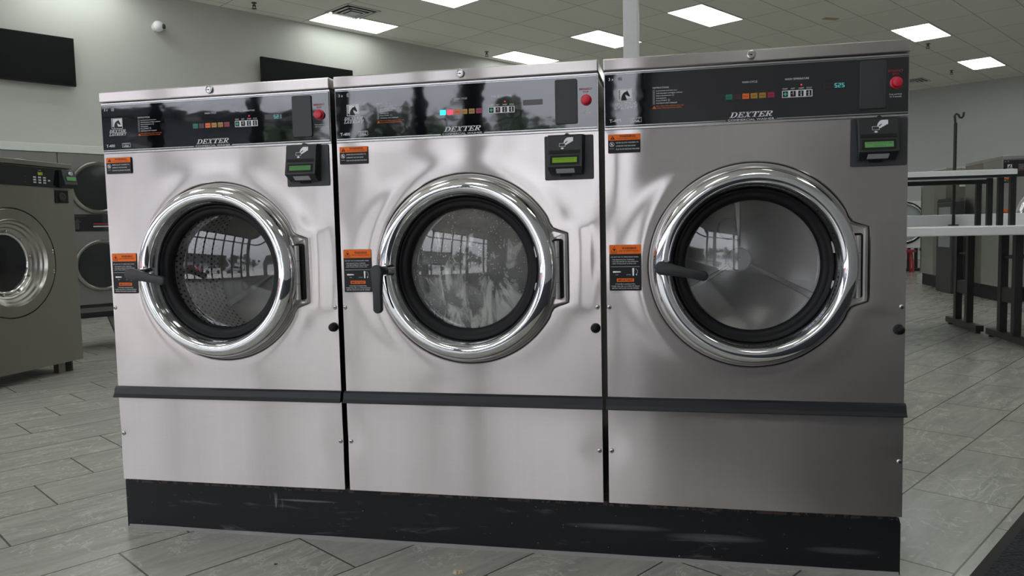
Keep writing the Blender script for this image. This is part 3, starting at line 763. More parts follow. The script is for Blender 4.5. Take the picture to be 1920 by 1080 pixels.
            mb.flat([(x0 + .009 + u * .021, z1 - .0735 + v * .0045) for u, v in ((0, .1), (.1, 0), (.9, .15), (1, .3), (1, .7), (.9, .85), (.1, 1), (0, .9))], P_, WHITE_PRINT)
            mb.text('OPEN', x0 + .0195, z1 - .0800, P_, WHITE_PRINT, h=.0019, align='c'); mb.text('LATCHED', x0 + .0500, z1 - .0800, P_, WHITE_PRINT, h=.0019, align='c')
            mb.flat([(x0 + .0595 + v * .0055, z1 - .0615 - u * .0205) for u, v in ((0, .1), (.1, 0), (.9, .15), (1, .3), (1, .7), (.9, .85), (.1, 1), (0, .9))], P_, WHITE_PRINT)
            for i in range(8):
                a, b_ = math.radians(75 - i * 17), math.radians(75 - (i + 1) * 17); q, zc = x0 + .0660, z1 - .0710
                mb.flat([(q + .0075 * math.cos(a), zc + .0085 * math.sin(a)), (q + .0075 * math.cos(b_), zc + .0085 * math.sin(b_)), (q + .0068 * math.cos(b_), zc + .0078 * math.sin(b_)), (q + .0068 * math.cos(a), zc + .0078 * math.sin(a))], P_, WHITE_PRINT)
            mb.flat([(x0 + .0690, z1 - .0775), (x0 + .0735, z1 - .0785), (x0 + .0695, z1 - .0810)], P_, WHITE_PRINT)
            mb.flat(rrect(x0 + .0190, x0 + .0640, z1 - .0975, z1 - .0885, .0015, 3), Y - .0003, ORANGE_PRINT)
            mb.text('IMPORTANT', x0 + .0415, z1 - .0956, P_, BLACK_PRINT, h=.0052, w=.039, bold=.02, align='c')
            for i, s_ in enumerate(('IF POWER IS INTERRUPTED,', 'THERE WILL BE A 2-3 MINUTE DELAY', 'BEFORE THE DOOR CAN BE OPENED')):
                mb.text(s_, x0 + .0418, z1 - .1050 - i * .0055, P_, WHITE_PRINT, h=.0030, w=(.052, .074, .070)[i], align='c')
        part('st2', 'latch_warning_sticker', o, st2, recalc=False)
    # drum, seen through the door
    def drum(mb):
        mb.lathe([(.172, .020), (.19, .026), (.245, .034), (.262, .05), (.262, .40)], DCX, DCZ, DRUM, 72)
    dr = part('drum', 'drum', o, drum, smooth=True)
    part('drumback', 'drum_back', dr, lambda mb: mb.lathe([(.262, .400), (.10, .392), (.05, .385), (0, .385)], DCX, DCZ, DRUM_BACK, 72), smooth=True)
    part('hub', 'drum_hub', dr, lambda mb: mb.lathe([(.036, .386), (.036, .374), (.032, .370), (.006, .3695), (.004, .372), (0, .372)], DCX, DCZ, HUB, 40), auto=40)
    def ribs(mb):
        for a in (92, 212, 332):
            c, s_ = math.cos(math.radians(a)), math.sin(math.radians(a)); f = lambda u, v, d: (DCX + u * c - v * s_, d, DCZ + u * s_ + v * c)
            mb.prism([(.040, -.004), (.255, -.011), (.255, .011), (.040, .004)], .372, .395, DRUM_BACK, f)
        mb.lathe([(.034, .392), (.034, .383), (.029, .383), (.029, .388)], DCX - .030, DCZ + .095, DRUM_BACK, 32)
    part('ribs', 'drum_ribs', dr, ribs, bevel=.002)
    if wash:
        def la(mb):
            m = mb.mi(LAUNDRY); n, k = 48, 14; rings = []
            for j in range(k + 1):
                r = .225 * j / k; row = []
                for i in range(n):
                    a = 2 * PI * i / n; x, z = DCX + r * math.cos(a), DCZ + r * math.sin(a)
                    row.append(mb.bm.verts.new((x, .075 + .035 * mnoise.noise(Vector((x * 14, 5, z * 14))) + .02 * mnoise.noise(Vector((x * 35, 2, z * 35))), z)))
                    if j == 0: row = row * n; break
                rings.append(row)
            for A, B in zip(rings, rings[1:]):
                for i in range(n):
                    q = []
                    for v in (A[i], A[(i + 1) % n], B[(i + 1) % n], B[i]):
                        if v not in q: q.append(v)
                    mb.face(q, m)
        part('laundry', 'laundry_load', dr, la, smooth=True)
        part('suds', 'suds', dr, lambda mb: mb.lathe([(.166, .0135), (.14, .006), (.10, -.002), (.05, -.008), (0, -.010)], DCX, DCZ, SUDS, 64), smooth=True)
    # door
    def ring(mb):
        P = [(.246, .0085), (.2485, .004), (.2485, -.004), (.2505, -.012), (.2510, -.022), (.2490, -.033), (.2440, -.043), (.2365, -.0505), (.2275, -.0545), (.2185, -.0550), (.2115, -.0520),
             (.2070, -.0455), (.2050, -.038), (.2040, -.034), (.2015, -.030), (.1990, -.020), (.1965, -.008), (.1960, .0)]
        mb.lathe(P, DCX, DCZ, CHROME, 128)
    d = part('ring', 'door', o, ring, smooth=True); d['label'] = 'round chrome-ringed door'
    part('gasket', 'door_gasket', d, lambda mb: mb.lathe([(.198, .002), (.1965, -.010), (.1935, -.0135), (.190, -.0125), (.187, -.006), (.1840, -.0055), (.1780, -.0065), (.1715, -.003), (.1680, .004), (.1665, .012), (.1715, .022), (.172, .028)], DCX, DCZ, RUBBER, 96), smooth=True)
    part('glass', 'door_glass', d, lambda mb: mb.lathe([(.168, .0095)] + [(.166 * k / 12, .0095 - .030 * (1 - (k / 12) ** 2)) for k in range(11, -1, -1)], DCX, DCZ, DOOR_GLASS, 96), smooth=True)
    def hinge(mb):
        x = .6215; yb = -.0125
        mb.prism(rrect(.6085, .6370, .7150, .8770, .007), .0030, .0045, BLACK_DEEP)
        for z0, z1 in ((.7165, .7610), (.7620, .8275), (.8285, .8715)): mb.cyl((x, yb, z0), (x, yb, z1), .0072, HINGE_M, n=20)
        mb.cyl((x, yb, .7160), (x, yb, .8720), .0058, BLACK_DEEP, n=12)
        mb.box(.560, .6200, -.012, -.008, .7210, .7600, HINGE_M); mb.box(.560, .6200, -.012, -.008, .8290, .8660, HINGE_M)
        mb.box(.600, .6205, -.010, .004, .7650, .8250, HINGE_M)
    part('hinge', 'hinge', d, hinge, auto=40)
    hx, hz = (.147, .8005)
    ang = {'open': -11.5, 'latched': -90}[handle]
    def hand(mb):
        c, s = math.cos(math.radians(ang)), math.sin(math.radians(ang)); L, r0, r1 = .101, .0172, .0128
        P = [(r0 * math.cos(math.radians(t_)), r0 * math.sin(math.radians(t_))) for t_ in range(78, 283, 17)]
        P += [(.035, -.0135), (.065, -.0118), (.085, -.0122)]
        P += [(L + r1 * math.cos(math.radians(t_)), r1 * math.sin(math.radians(t_))) for t_ in range(-75, 76, 25)]
        P += [(.085, .0122), (.065, .0118), (.035, .0135)]
        f = lambda a, b, dd: (hx + a * c - b * s, dd, hz + a * s + b * c)
        mb.prism(P, -.1090, -.0910, BLACK, f)
    hob = part(('hand', ang), 'handle', d, hand, bevel=.004, seg=3, auto=50)
    part('shaft', 'handle_shaft', d, lambda mb: (mb.cyl((hx, -.092, hz), (hx + .006, -.060, hz), .0125, BLACK, n=20), mb.cyl((hx + .006, -.062, hz), (hx + .014, -.036, hz), .0145, CHROME, r1=.017, n=20)), auto=40)
    return o

# ------------------------------------------------------------------ the room
def struct(name, fn, **kw):
    mb = MB(); fn(mb); o = mb.build(name, **kw); o['kind'] = 'structure'; return o
def abbox(mb, a0, a1, b0, b1, z0, z1, m): mb.boxf(lambda a, b, z: AB(a, b, z), a0, a1, b0, b1, z0, z1, m)
struct('floor', lambda mb: abbox(mb, A0 - .1, A1 + .2, B0 - .2, B1 + .2, -.10, 0, FLOOR))
struct('ceiling', lambda mb: abbox(mb, A0 - .2, A1 + .2, B0 - .2, B1 + .2, HC, HC + .12, CEIL))
struct('wall_left', lambda mb: abbox(mb, A0 - .2, A1 + .2, B0 - .2, B0, 0, HC, WALL))
struct('wall_back', lambda mb: abbox(mb, A1, A1 + .2, B0, B1, 0, HC, WALL_B))
struct('wall_right', lambda mb: abbox(mb, A0 - .2, A1 + .2, B1, B1 + .2, 0, HC, mat('wall_paint_right', (.34, .34, .345), .6)))
WIN0, WIN1, WTOP = -7.1, 4.96, 3.25
def wall_front(mb):
    abbox(mb, A0 - .2, A0, B0, WIN0, 0, HC, WALL_B); abbox(mb, A0 - .2, A0, WIN1, B1, 0, HC, WALL_B)
    abbox(mb, A0 - .2, A0, WIN0, WIN1, WTOP, HC, WALL_B); abbox(mb, A0 - .2, A0, WIN0, WIN1, 0, .10, WALL_B)
struct('wall_front', wall_front)
FRAME_M = mat('dark_window_frame', (.03, .03, .032), .4)
bays = [WIN0, -5.84, -4.20, -2.56, -1.74, -.92, -.10, .75, 1.57, 2.34, 2.90, 4.50, WIN1]
for i in range(0, len(bays) - 1, 3):
    seg = bays[i:i + 4]
    def wf(mb):
        for k, b in enumerate(seg):
            hw = .12 if abs(b - 2.90) < .01 else .06
            abbox(mb, A0 - .13, A0 - .03, b - hw, b + hw, .10, WTOP, FRAME_M)
        for z in (.10, 2.72, WTOP - .06): abbox(mb, A0 - .12, A0 - .04, seg[0], seg[-1], z, z + .06, FRAME_M)
    o = struct('window_%d' % (i // 3 + 1), wf)
    mb = MB(); abbox(mb, A0 - .083, A0 - .077, seg[0], seg[-1], .12, WTOP - .02, WIN_GLASS); g = mb.build('pane', o)
# white ledge over the dryers, caulk line at the plinth
struct('trim_1', lambda mb: abbox(mb, -4.8, 12.0, B0, -7.40, 1.902, 1.993, WHITE_PAINT), bevel=.004)
# ------------------------------------------------------------------ outside the shop windows
ASPHALT = mat('pavement_grey', (.55, .53, .51), .85, var=.2, scale=4)
struct('pavement', lambda mb: abbox(mb, -60, A0 - .2, -60, 40, -.25, -.12, ASPHALT))
LEAF = mat('leaf_green', (.035, .065, .022), .6, var=.5, scale=8)
BARK = mat('bark', (.05, .04, .03), .8)
def tree(a, b, h, r, seed, label):
    rnd = random.Random(seed); o = thing('tree', label, 'tree', AB(a, b, -.12), 0, 'trees across the car park')
    mb = MB(); mb.cyl((0, 0, 0), (.1, .05, h * .6), .18, BARK, r1=.10, n=8); mb.build('trunk', o)
    mb = MB(); m = mb.mi(LEAF)
    blobs = [(Vector((rnd.gauss(0, r * .42), rnd.gauss(0, r * .42), h * .62 + rnd.gauss(0, h * .14))), r * rnd.uniform(.25, .5)) for _ in range(16)]
    for c, rr in blobs:
        for _ in range(110):
            d = Vector((rnd.gauss(0, 1), rnd.gauss(0, 1), rnd.gauss(0, 1))).normalized(); p = c + d * rr * rnd.uniform(.6, 1.05)
            u = Vector((rnd.gauss(0, 1), rnd.gauss(0, 1), rnd.gauss(0, 1))).normalized() * .17; v = u.cross(d).normalized() * .12
            mb.face([mb.bm.verts.new(q) for q in (p - u, p - v, p + u, p + v)], m)
    mb.build('crown', o)
for i, (a, b, h, r, lb) in enumerate(((-25, 7.0, 6.2, 1.9, 'leafy green tree across the car park, mirrored in the middle control panel'),
                                      (-29, 12.8, 6.3, 2.3, 'bushy tree across the car park behind the windows, right of the taller one'),
                                      (-22, 2.2, 4.6, 1.7, 'round green tree in front of the dark building across the car park'),
                                      (-32, 18.5, 5.0, 2.3, 'low broad tree across the car park, farthest right'),
                                      (-26, 22.5, 4.2, 2.0, 'small tree at the right end of the row across the car park'))):
    tree(a, b, h, r, 50 + i, lb)
bl = thing('building', 'added long dark building across the car park, shaped for the left control panel reflection', 'building', AB(-36, -22, -.12), PH)  # unseen stand-in, height and dark tone set for the console reflection
BRICK = mat('dark_brick', (.055, .055, .065), .8, var=.3); 
mb = MB(); mb.box(-3, 3, -27, 31, 0, 6.0, BRICK); mb.build('walls', bl)
mb = MB(); mb.box(-3.3, 3.3, -27.3, 31.3, 6.0, 6.35, BLACK_STEEL); mb.build('roof', bl)
for k in range(6):
    mb = MB(); mb.box(3.0, 3.05, -18 + k * 8, -13 + k * 8, .4, 3.0, SIGN_GREY); mb.build('shop_window', bl)
def car(a, b, m, label, cat='car'):
    o = thing('car', label, cat, AB(a, b, -.12), PH + PI / 2, 'cars parked outside')
    P = [(-2.1, .35), (-2.15, .75), (-1.95, .95), (-1.3, 1.02), (-.75, 1.42), (.75, 1.46), (1.45, 1.0), (2.05, .9), (2.15, .6), (2.1, .35)]
    mb = MB(); mb.prism(P, -.85, .85, m); mb.build('body', o, bevel=.06, seg=2, auto=30)
    mb = MB(); mb.prism([(-1.15, 1.0), (-.7, 1.36), (.7, 1.40), (1.25, 1.0)], -.87, .87, DARK_GLASS); mb.build('windows', o)
    for x in (-1.3, 1.3):
        for y in (-.8, .8):
            mb = MB(); mb.lathe([(.0, y - .1), (.32, y - .1), (.34, y - .06), (.34, y + .06), (.32, y + .1), (0, y + .1)], x, .34, RUBBER, 24); mb.build('wheel', o)
car(-15.0, -6.0, mat('car_red', (.45, .02, .02), .25), 'red car parked outside, mirrored in the left door glass')
car(-15.5, -.6, mat('car_white', (.6, .6, .62), .25), 'white car parked outside between the red and the silver car')
car(-15.2, 4.4, mat('car_silver', (.30, .32, .34), .25), 'silver car parked outside, nearest the trees')

# ------------------------------------------------------------------ ceiling lights
def lens_mat():
    m, t, out = new_mat('light_lens')
    s = t.nodes.new('ShaderNodeSeparateXYZ'); t.links.new(obj_vec(t), s.inputs[0])
    u = ((N(t, s.outputs[1]) / .5842) * 3).fract() - .5
    st = (u.abs() * -1.1 + 1.25)
    e = t.nodes.new('ShaderNodeEmission'); e.inputs[0].default_value = (.93, 1.0, .955, 1)
    t.links.new((st * LAMP).o, e.inputs[1]); t.links.new(e.outputs[0], out.inputs[0]); return m
LENS = lens_mat()
GA, GB = 10.115, -3.874
seen = {(-4, -6): 'large bright ceiling light panel beside the air vent', (-4, -3): 'ceiling light panel cut by the top edge of the photo left of the post',
        (-1, -6): 'ceiling light panel low over the middle washer lid', (-1, -3): 'ceiling light panel partly hidden behind the white post',
        (-1, 0): 'ceiling light panel high, right of the white post', (2, 3): 'ceiling light panel touching the top right corner of the right washer',
        (5, 3): 'smallest ceiling light panel, farthest right and lowest'}
def ceiling_light(i, j, label, group):
    o = thing('ceiling_light', label, 'ceiling light', AB(GA + i * 1.2192 + .012, GB + j * .6096 + .012, HC), 0, group)
    o.rotation_euler = (PI, 0, PH)   # local x along a, local y along b, local z down
    part('lf', 'light_frame', o, lambda mb: (mb.box(0, 1.195, 0, .012, 0, .008, WHITE_PAINT), mb.box(0, 1.195, .5732, .5852, 0, .008, WHITE_PAINT), mb.box(0, .012, .012, .5732, 0, .008, WHITE_PAINT), mb.box(1.183, 1.195, .012, .5732, 0, .008, WHITE_PAINT)))
    part('ll', 'light_lens', o, lambda mb: mb.box(.012, 1.183, .012, .5732, .001, .005, LENS))
for (i, j), lb in seen.items(): ceiling_light(i, j, lb, 'ceiling light panels in view')
for i in range(-13, 9, 3):
    for j in range(-6, 15, 3):
        if (i, j) in seen or (i, j) in ((2, 0), (2, 6), (-1, 3), (5, 6), (5, 0), (8, 0), (8, 3)): continue
        a, b = GA + i * 1.2192, GB + j * .6096
        if not (A0 + .1 < a and a + 1.3 < A1 and b + .6 < B1 and b > B0): continue
        ceiling_light(i, j, 'ceiling light panel not shown in the photo, outside the frame or behind the washers', 'ceiling light panels outside the picture')
# vents, speaker, sprinklers
def vent(a, b, label, s=.56):
    o = thing('ceiling_vent', label, 'air vent', AB(a, b, HC), 0); o.rotation_euler = (PI, 0, PH)
    h = s / 2
    mb = MB(); mb.box(-h, h, -h, h, 0, .003, BLACK_DEEP); mb.build('vent_opening', o)
    for k, q in enumerate((h, h * .76, h * .52)):
        mb = MB(); w_ = .035
        for sx, sy, lx, ly in ((0, 1, q, w_), (0, -1, q, w_), (1, 0, w_, q), (-1, 0, w_, q)):
            cx_, cy_ = sx * (q - w_ / 2), sy * (q - w_ / 2)
            mb.box(cx_ - (lx if sy else w_ / 2), cx_ + (lx if sy else w_ / 2), cy_ - (ly / 2 if sy else q), cy_ + (ly / 2 if sy else q), .004 + k * .008, .008 + k * .008, WHITE_PAINT)
        mb.build('louvre', o)
    mb = MB(); mb.box(-h * .3, h * .3, -h * .3, h * .3, .026, .03, WHITE_PAINT); mb.build('centre_plate', o)
vent(5.50, -6.75, 'square louvred air vent in the ceiling beside the big light panel')
vent(17.77, -3.3, 'small dark air vent in the far ceiling just right of the right washer')
o = thing('ceiling_speaker', 'round grey flush speaker in the ceiling near the top edge of the photo', 'speaker', AB(6.81, -5.44, HC)); o.rotation_euler = (PI / 2, 0, 0)
mb = MB(); mb.lathe([(.145, 0), (.145, .006), (.13, .010)], 0, 0, WHITE_PAINT, 32); mb.build('speaker_rim', o)
mb = MB(); mb.lathe([(.13, .009), (0, .009)], 0, 0, mat('speaker_grille', (.24, .23, .25), .7), 32); mb.build('speaker_grille', o)
for (a, b), lb in (((4.28, -7.24), 'sprinkler head hanging from the ceiling left of the air vent'), ((8.59, -7.30), 'sprinkler head on the ceiling just left of the low light panel'),
                   ((14.11, -1.92), 'sprinkler head under the ceiling below the light at the right washer corner'), ((17.12, -2.36), 'sprinkler head under the ceiling below the farthest right light')):
    mb = MB(); z = HC; p = AB(a, b, 0)
    SPR = bpy.data.materials.get('sprinkler_dark') or mat('sprinkler_dark', (.08, .075, .065), .5, .6)
    def cc(z0, z1, r, r1=None): mb.cyl((0, 0, z0), (0, 0, z1), r, SPR, r1=r1, n=12)
    cc(0, -.008, .035); cc(-.008, -.05, .012); cc(-.075, -.08, .032); mb.box(-.022, -.016, -.003, .003, -.08, -.04, SPR); mb.box(.016, .022, -.003, .003, -.08, -.04, SPR); cc(-.035, -.045, .024)
    s_ = mb.build('sprinkler_head'); s_.location = AB(a, b, HC); tag(s_, lb, 'sprinkler', 'ceiling sprinklers')
mb = MB(); mb.box(-.12, .12, -.045, .045, -.012, 0, mat('amber_plastic', (.50, .36, .20), .5)); s_ = mb.build('ceiling_sign_bracket', bevel=.004); s_.location = AB(11.11, -2.39, HC); s_.rotation_euler = (0, 0, PH - .5)
tag(s_, 'small tan plastic block on the ceiling tiles right of centre', 'ceiling fitting')
# white post
struct('trim_2', lambda mb: mb.prism_z(rrect(1.314, 1.437, 4.24, 4.363, .018), 0, HC, mat('post_paint', (.58, .59, .60), .4)), auto=30)

# ------------------------------------------------------------------ televisions, camera on the left wall
TVM = mat('tv_screen', (.003, .003, .004), .5, Specular_IOR_Level=.15)
def tv(a0, a1, z0, z1, label):
    o = thing('television', label, 'television', AB((a0 + a1) / 2, B0, z0), PH)
    h = z1 - z0; w2 = (a1 - a0) / 2
    mb = MB(); mb.box(-w2, w2, -.10, -.055, 0, h, BLACK_DEEP); mb.build('tv_case', o, bevel=.004)
    mb = MB(); mb.box(-w2 + .01, w2 - .01, -.102, -.0995, .012, h - .01, TVM); mb.build('screen', o)
    mb = MB(); mb.box(-.2, .2, -.055, 0, h * .3, h * .7, BLACK_STEEL); mb.build('wall_bracket', o)
tv(1.17, 2.17, 2.70, 3.255, 'black wall television at the left edge, cut by the frame')
tv(4.53, 6.03, 2.55, 3.385, 'black wall television rising behind the left washer')
o = thing('security_camera', 'small white ball security camera high on the left wall', 'camera', AB(3.16, B0, 3.565), PH)
mb = MB(); mb.lathe([(.055, 0), (.055, -.02), (.03, -.03)], 0, 0, WHITE_LAM, 24, cap1=True); mb.build('mount', o, auto=40)
mb = MB(); bmesh.ops.create_uvsphere(mb.bm, u_segments=24, v_segments=16, radius=.068, matrix=Matrix.Translation((0, -.085, 0))); mb.mi(WHITE_LAM); mb.build('camera_ball', o, smooth=True)
mb = MB(); mb.lathe([(.030, .0), (.030, -.03), (.024, -.034), (0, -.034)], 0, 0, BLACK, 20); s_ = mb.build('lens', o, auto=40); s_.location = (.034, -.118, -.004); s_.rotation_euler = (0, 0, .75)

# ------------------------------------------------------------------ three washers on their plinth
pl = thing('plinth', 'long scuffed black painted plinth under the three washers', 'plinth', (0, 0, 0))
def plf(mb):
    P = [(-.008, 0), (-.008, .148), (-.002, .157), (2.222, .157), (2.236, .150), (2.240, .135), (2.240, 0)]
    mb.prism(P, .018, .83, PLINTH)
mb = MB(); plf(mb); mb.build('plinth_body', pl)
mb = MB(); 
for k in range(60):
    x0, x1 = .0 + k * 2.236 / 60, (k + 1) * 2.236 / 60
    d0, d1 = [.006 + .010 * mnoise.noise(Vector((x * 5, 0, 0))) + .002 for x in (x0, x1)]
    mb.hexa([(x0, .018 - d0, 0), (x1, .018 - d1, 0), (x1, .02, 0), (x0, .02, 0), (x0, .016 - d0 * .1, .006 + d0 * .3), (x1, .016 - d1 * .1, .006 + d1 * .3), (x1, .02, .008), (x0, .02, .008)], CAULK)
mb.build('caulk_bead', pl)
G_ = 'row of three stainless washers'
washer('left washer of the row, idle, door handle turned sideways, door showing the perforated drum', (0, 0, 0), group=G_, seed=1, handle='open', digits='521', lcd=('PICK TEMPERATURE', 'WASHER 4'), rx=-.001, rzz=.0)
washer('middle washer of the row, running, suds behind its glass and door handle pointing down', (.751, 0, 0), group=G_, seed=2, handle='latched', digits=None, lcd=('WASHER 417 BUSY',), rx=-.006, rzz=-.007, wash=True, lit=('g', 'd'))
washer('right washer of the row, largest in view, idle, drum hub visible through its glass', (1.502, 0, 0), group=G_, seed=3, handle='open', digits='525', lcd=('PICK TEMPERATURE', 'WASHER 6'), rx=.005, rzz=.0)

# ------------------------------------------------------------------ large washer at the left edge
def big_washer(label, y0, grp=None):
    o = thing('large_washing_machine', label, 'washing machine', (-2.343, y0, 0), PI / 2, grp)
    Wd = 1.07; cx, cz = .535, .764
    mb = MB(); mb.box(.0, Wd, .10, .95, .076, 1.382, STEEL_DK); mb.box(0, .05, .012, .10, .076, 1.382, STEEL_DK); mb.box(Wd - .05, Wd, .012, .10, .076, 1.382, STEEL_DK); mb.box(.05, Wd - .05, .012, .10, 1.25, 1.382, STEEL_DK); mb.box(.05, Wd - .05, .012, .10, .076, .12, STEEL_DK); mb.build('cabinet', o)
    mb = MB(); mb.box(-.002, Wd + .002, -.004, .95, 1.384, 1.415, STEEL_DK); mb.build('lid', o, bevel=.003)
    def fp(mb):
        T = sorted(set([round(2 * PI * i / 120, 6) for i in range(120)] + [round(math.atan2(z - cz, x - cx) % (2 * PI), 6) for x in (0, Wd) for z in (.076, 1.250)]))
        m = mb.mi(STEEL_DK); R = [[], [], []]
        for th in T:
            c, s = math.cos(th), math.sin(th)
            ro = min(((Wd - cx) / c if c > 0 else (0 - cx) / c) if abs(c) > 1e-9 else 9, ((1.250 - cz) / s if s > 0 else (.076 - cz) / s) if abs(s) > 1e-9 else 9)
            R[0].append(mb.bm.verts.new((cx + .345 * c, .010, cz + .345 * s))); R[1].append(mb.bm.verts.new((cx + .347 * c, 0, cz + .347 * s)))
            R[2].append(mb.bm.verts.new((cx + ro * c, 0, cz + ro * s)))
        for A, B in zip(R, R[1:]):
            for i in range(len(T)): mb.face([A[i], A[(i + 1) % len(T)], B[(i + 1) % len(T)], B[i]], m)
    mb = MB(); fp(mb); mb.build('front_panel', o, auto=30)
    mb = MB(); mb.box(.0, Wd, -.004, .012, 1.252, 1.374, CONSOLE); c = mb.build('control_panel', o, bevel=.001)
    mb = MB(); 
    for r in range(3):
        for q in range(3): mb.box(.735 + q * .040, .757 + q * .040, -.0065, -.004, 1.272 + r * .0165, 1.282 + r * .0165, GREY_PRINT)
    mb.box(.855, .872, -.0065, -.004, 1.288, 1.298, GREY_PRINT)
    for r in range(3): mb.box(.665, .675, -.0065, -.004, 1.274 + r * .016, 1.281 + r * .016, CAB_GREY)
    mb.build('keypad', c)
    mb = MB(); mb.box(.775, .812, -.006, -.004, 1.325, 1.345, emis('old_display', (.30, .36, .02), .35)); mb.text('WAIT', .79, 1.352, -.0062, GREY_PRINT, h=.007, align='c'); mb.text('18', .787, 1.327, -.0064, GREY_PRINT, h=.012, align='c'); mb.build('digital_display', c)
    mb = MB(); mb.prism_x([(-.004, 1.372), (-.03, 1.370), (-.052, 1.272), (-.03, 1.256), (-.004, 1.256)], .948, 1.062, BLACK); rd = mb.build('card_reader', o, bevel=.003)
    mb = MB(); mb.box(.975, 1.048, -.052, -.030, 1.300, 1.325, bpy.data.materials['lcd_dim']); mb.build('reader_screen', rd)
    mb = MB(); mb.lathe([(.013, -.05), (.013, -.036), (0, -.05)], 1.012, 1.348, WHITE_PRINT, 10); mb.build('card_symbol', rd)
    mb = MB(); mb.box(.912, 1.020, -.006, .0, 1.150, 1.234, BLACK_DEEP); mb.lathe([(.030, -.006), (.030, -.012), (.020, -.014), (0, -.012)], .962, 1.190, BLACK, 24); cb = mb.build('coin_slot_plate', o)
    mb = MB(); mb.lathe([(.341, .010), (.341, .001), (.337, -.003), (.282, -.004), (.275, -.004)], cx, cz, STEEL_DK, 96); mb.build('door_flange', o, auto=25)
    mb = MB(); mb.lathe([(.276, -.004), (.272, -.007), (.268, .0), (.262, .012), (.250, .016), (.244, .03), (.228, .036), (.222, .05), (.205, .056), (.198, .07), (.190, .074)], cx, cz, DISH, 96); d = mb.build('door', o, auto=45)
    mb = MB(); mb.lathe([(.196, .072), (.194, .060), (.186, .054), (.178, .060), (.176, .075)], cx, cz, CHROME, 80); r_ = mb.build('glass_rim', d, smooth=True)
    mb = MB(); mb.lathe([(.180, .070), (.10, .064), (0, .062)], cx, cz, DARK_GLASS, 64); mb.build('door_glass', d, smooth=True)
    for k in range(10):
        a = 2 * PI * (k + .3) / 10; mb = MB(); mb.lathe([(.007, .075), (.007, .052), (0, .050)], cx + .200 * math.cos(a), cz + .200 * math.sin(a), STEEL_PLAIN, 10); mb.build('rim_bolt', d)
    for zz in (.835, .820, .705, .690):
        mb = MB(); mb.lathe([(.006, -.011), (.006, -.015), (0, -.016)], cx + .312, zz, CHROME, 12); mb.build('hinge_screw', d)
    for x in (.06, Wd - .06):
        for yy in (.08, .87):
            mb = MB(); mb.cyl((x, yy, 0), (x, yy, .08), .034, BLACK_STEEL, n=20); mb.build('foot', o)
    mb = MB(); mb.box(Wd - .17, Wd - .11, .05, .09, .0, .08, STEEL_DK); mb.build('floor_bracket', o)
big_washer('big dark stainless washer with recessed round door at the left edge', 1.484)

# ------------------------------------------------------------------ stacked dryers in the left wall
DR_GLASS = mat('dryer_glass', (.02, .022, .022), .15)
DR_PANEL = mat('dryer_panel_grey', (.27, .26, .255), .35, .8)
def dryer(a0, label):
    o = thing('stacked_dryer', label, 'dryer', AB(a0, -7.42, 0), PH, 'stacked dryers along the left wall')
    Wd = .80; cx = .40
    mb = MB(); mb.box(.002, Wd - .002, 0, .265, .13, 1.900, DR_PANEL); mb.build('cabinet', o, bevel=.004)
    mb = MB(); mb.box(.002, Wd - .002, .015, .26, 0, .13, BLACK_STEEL); mb.build('base', o)
    for cz, nm in ((1.505, 'upper_door'), (.588, 'lower_door')):
        mb = MB(); mb.lathe([(.305, 0), (.305, -.03), (.295, -.042), (.275, -.042), (.262, -.03), (.258, -.02)], cx, cz, STEEL_DK, 64); d = mb.build(nm, o, smooth=True)
        mb = MB(); mb.lathe([(.268, -.026), (.18, -.034), (0, -.040)], cx, cz, DR_GLASS, 48); mb.build('door_glass', d, smooth=True)
    mb = MB(); mb.box(.004, Wd - .004, -.006, 0, .995, 1.195, CONSOLE); c = mb.build('control_panel', o)
    mb = MB(); Y = -.0066
    for sgn in (1,): mb.flat([(.14, 1.02), (.18, 1.02), (.18, 1.10), (.205, 1.10), (.16, 1.145), (.115, 1.10), (.14, 1.10)], Y, CAB_GREY)
    mb.rect(.33, .53, 1.075, 1.088, Y, RED_PRINT); mb.rect(.33, .53, 1.045, 1.060, Y, GREY_PRINT); mb.rect(.12, .26, 1.170, 1.176, Y, CAB_GREY)
    mb.build('panel_printing', c)
    return o
dryer(1.872, 'stacked dryer in the wall, seen between the big washer and the left washer')
dryer(1.070, 'stacked dryer in the wall, mostly hidden behind the big washer')
dryer(2.674, 'stacked dryer in the wall, hidden behind the left washer of the row')

# low black bench whose slanted leg shows between the dryers and the left washer
o = thing('bench', 'low black bench with a slanted leg, seen between big washer and left washer', 'bench', (-2.92, 3.46, 0), PH)
mb = MB(); mb.box(-1.3, 1.1, -.01, .42, .262, .310, BLACK_STEEL); mb.build('seat', o, bevel=.004)
for x, y, dy in ((.06, .02, -.33), (-1.15, .02, -.2), (.95, .02, -.33), (-1.15, .38, .1), (.95, .38, .2)):
    if True:
        mb = MB(); mb.prism_x([(y - .02, .27), (y + .02, .27), (y + dy + .02, 0), (y + dy - .02, 0)], x - .022, x + .022, BLACK_STEEL); mb.build('leg', o)

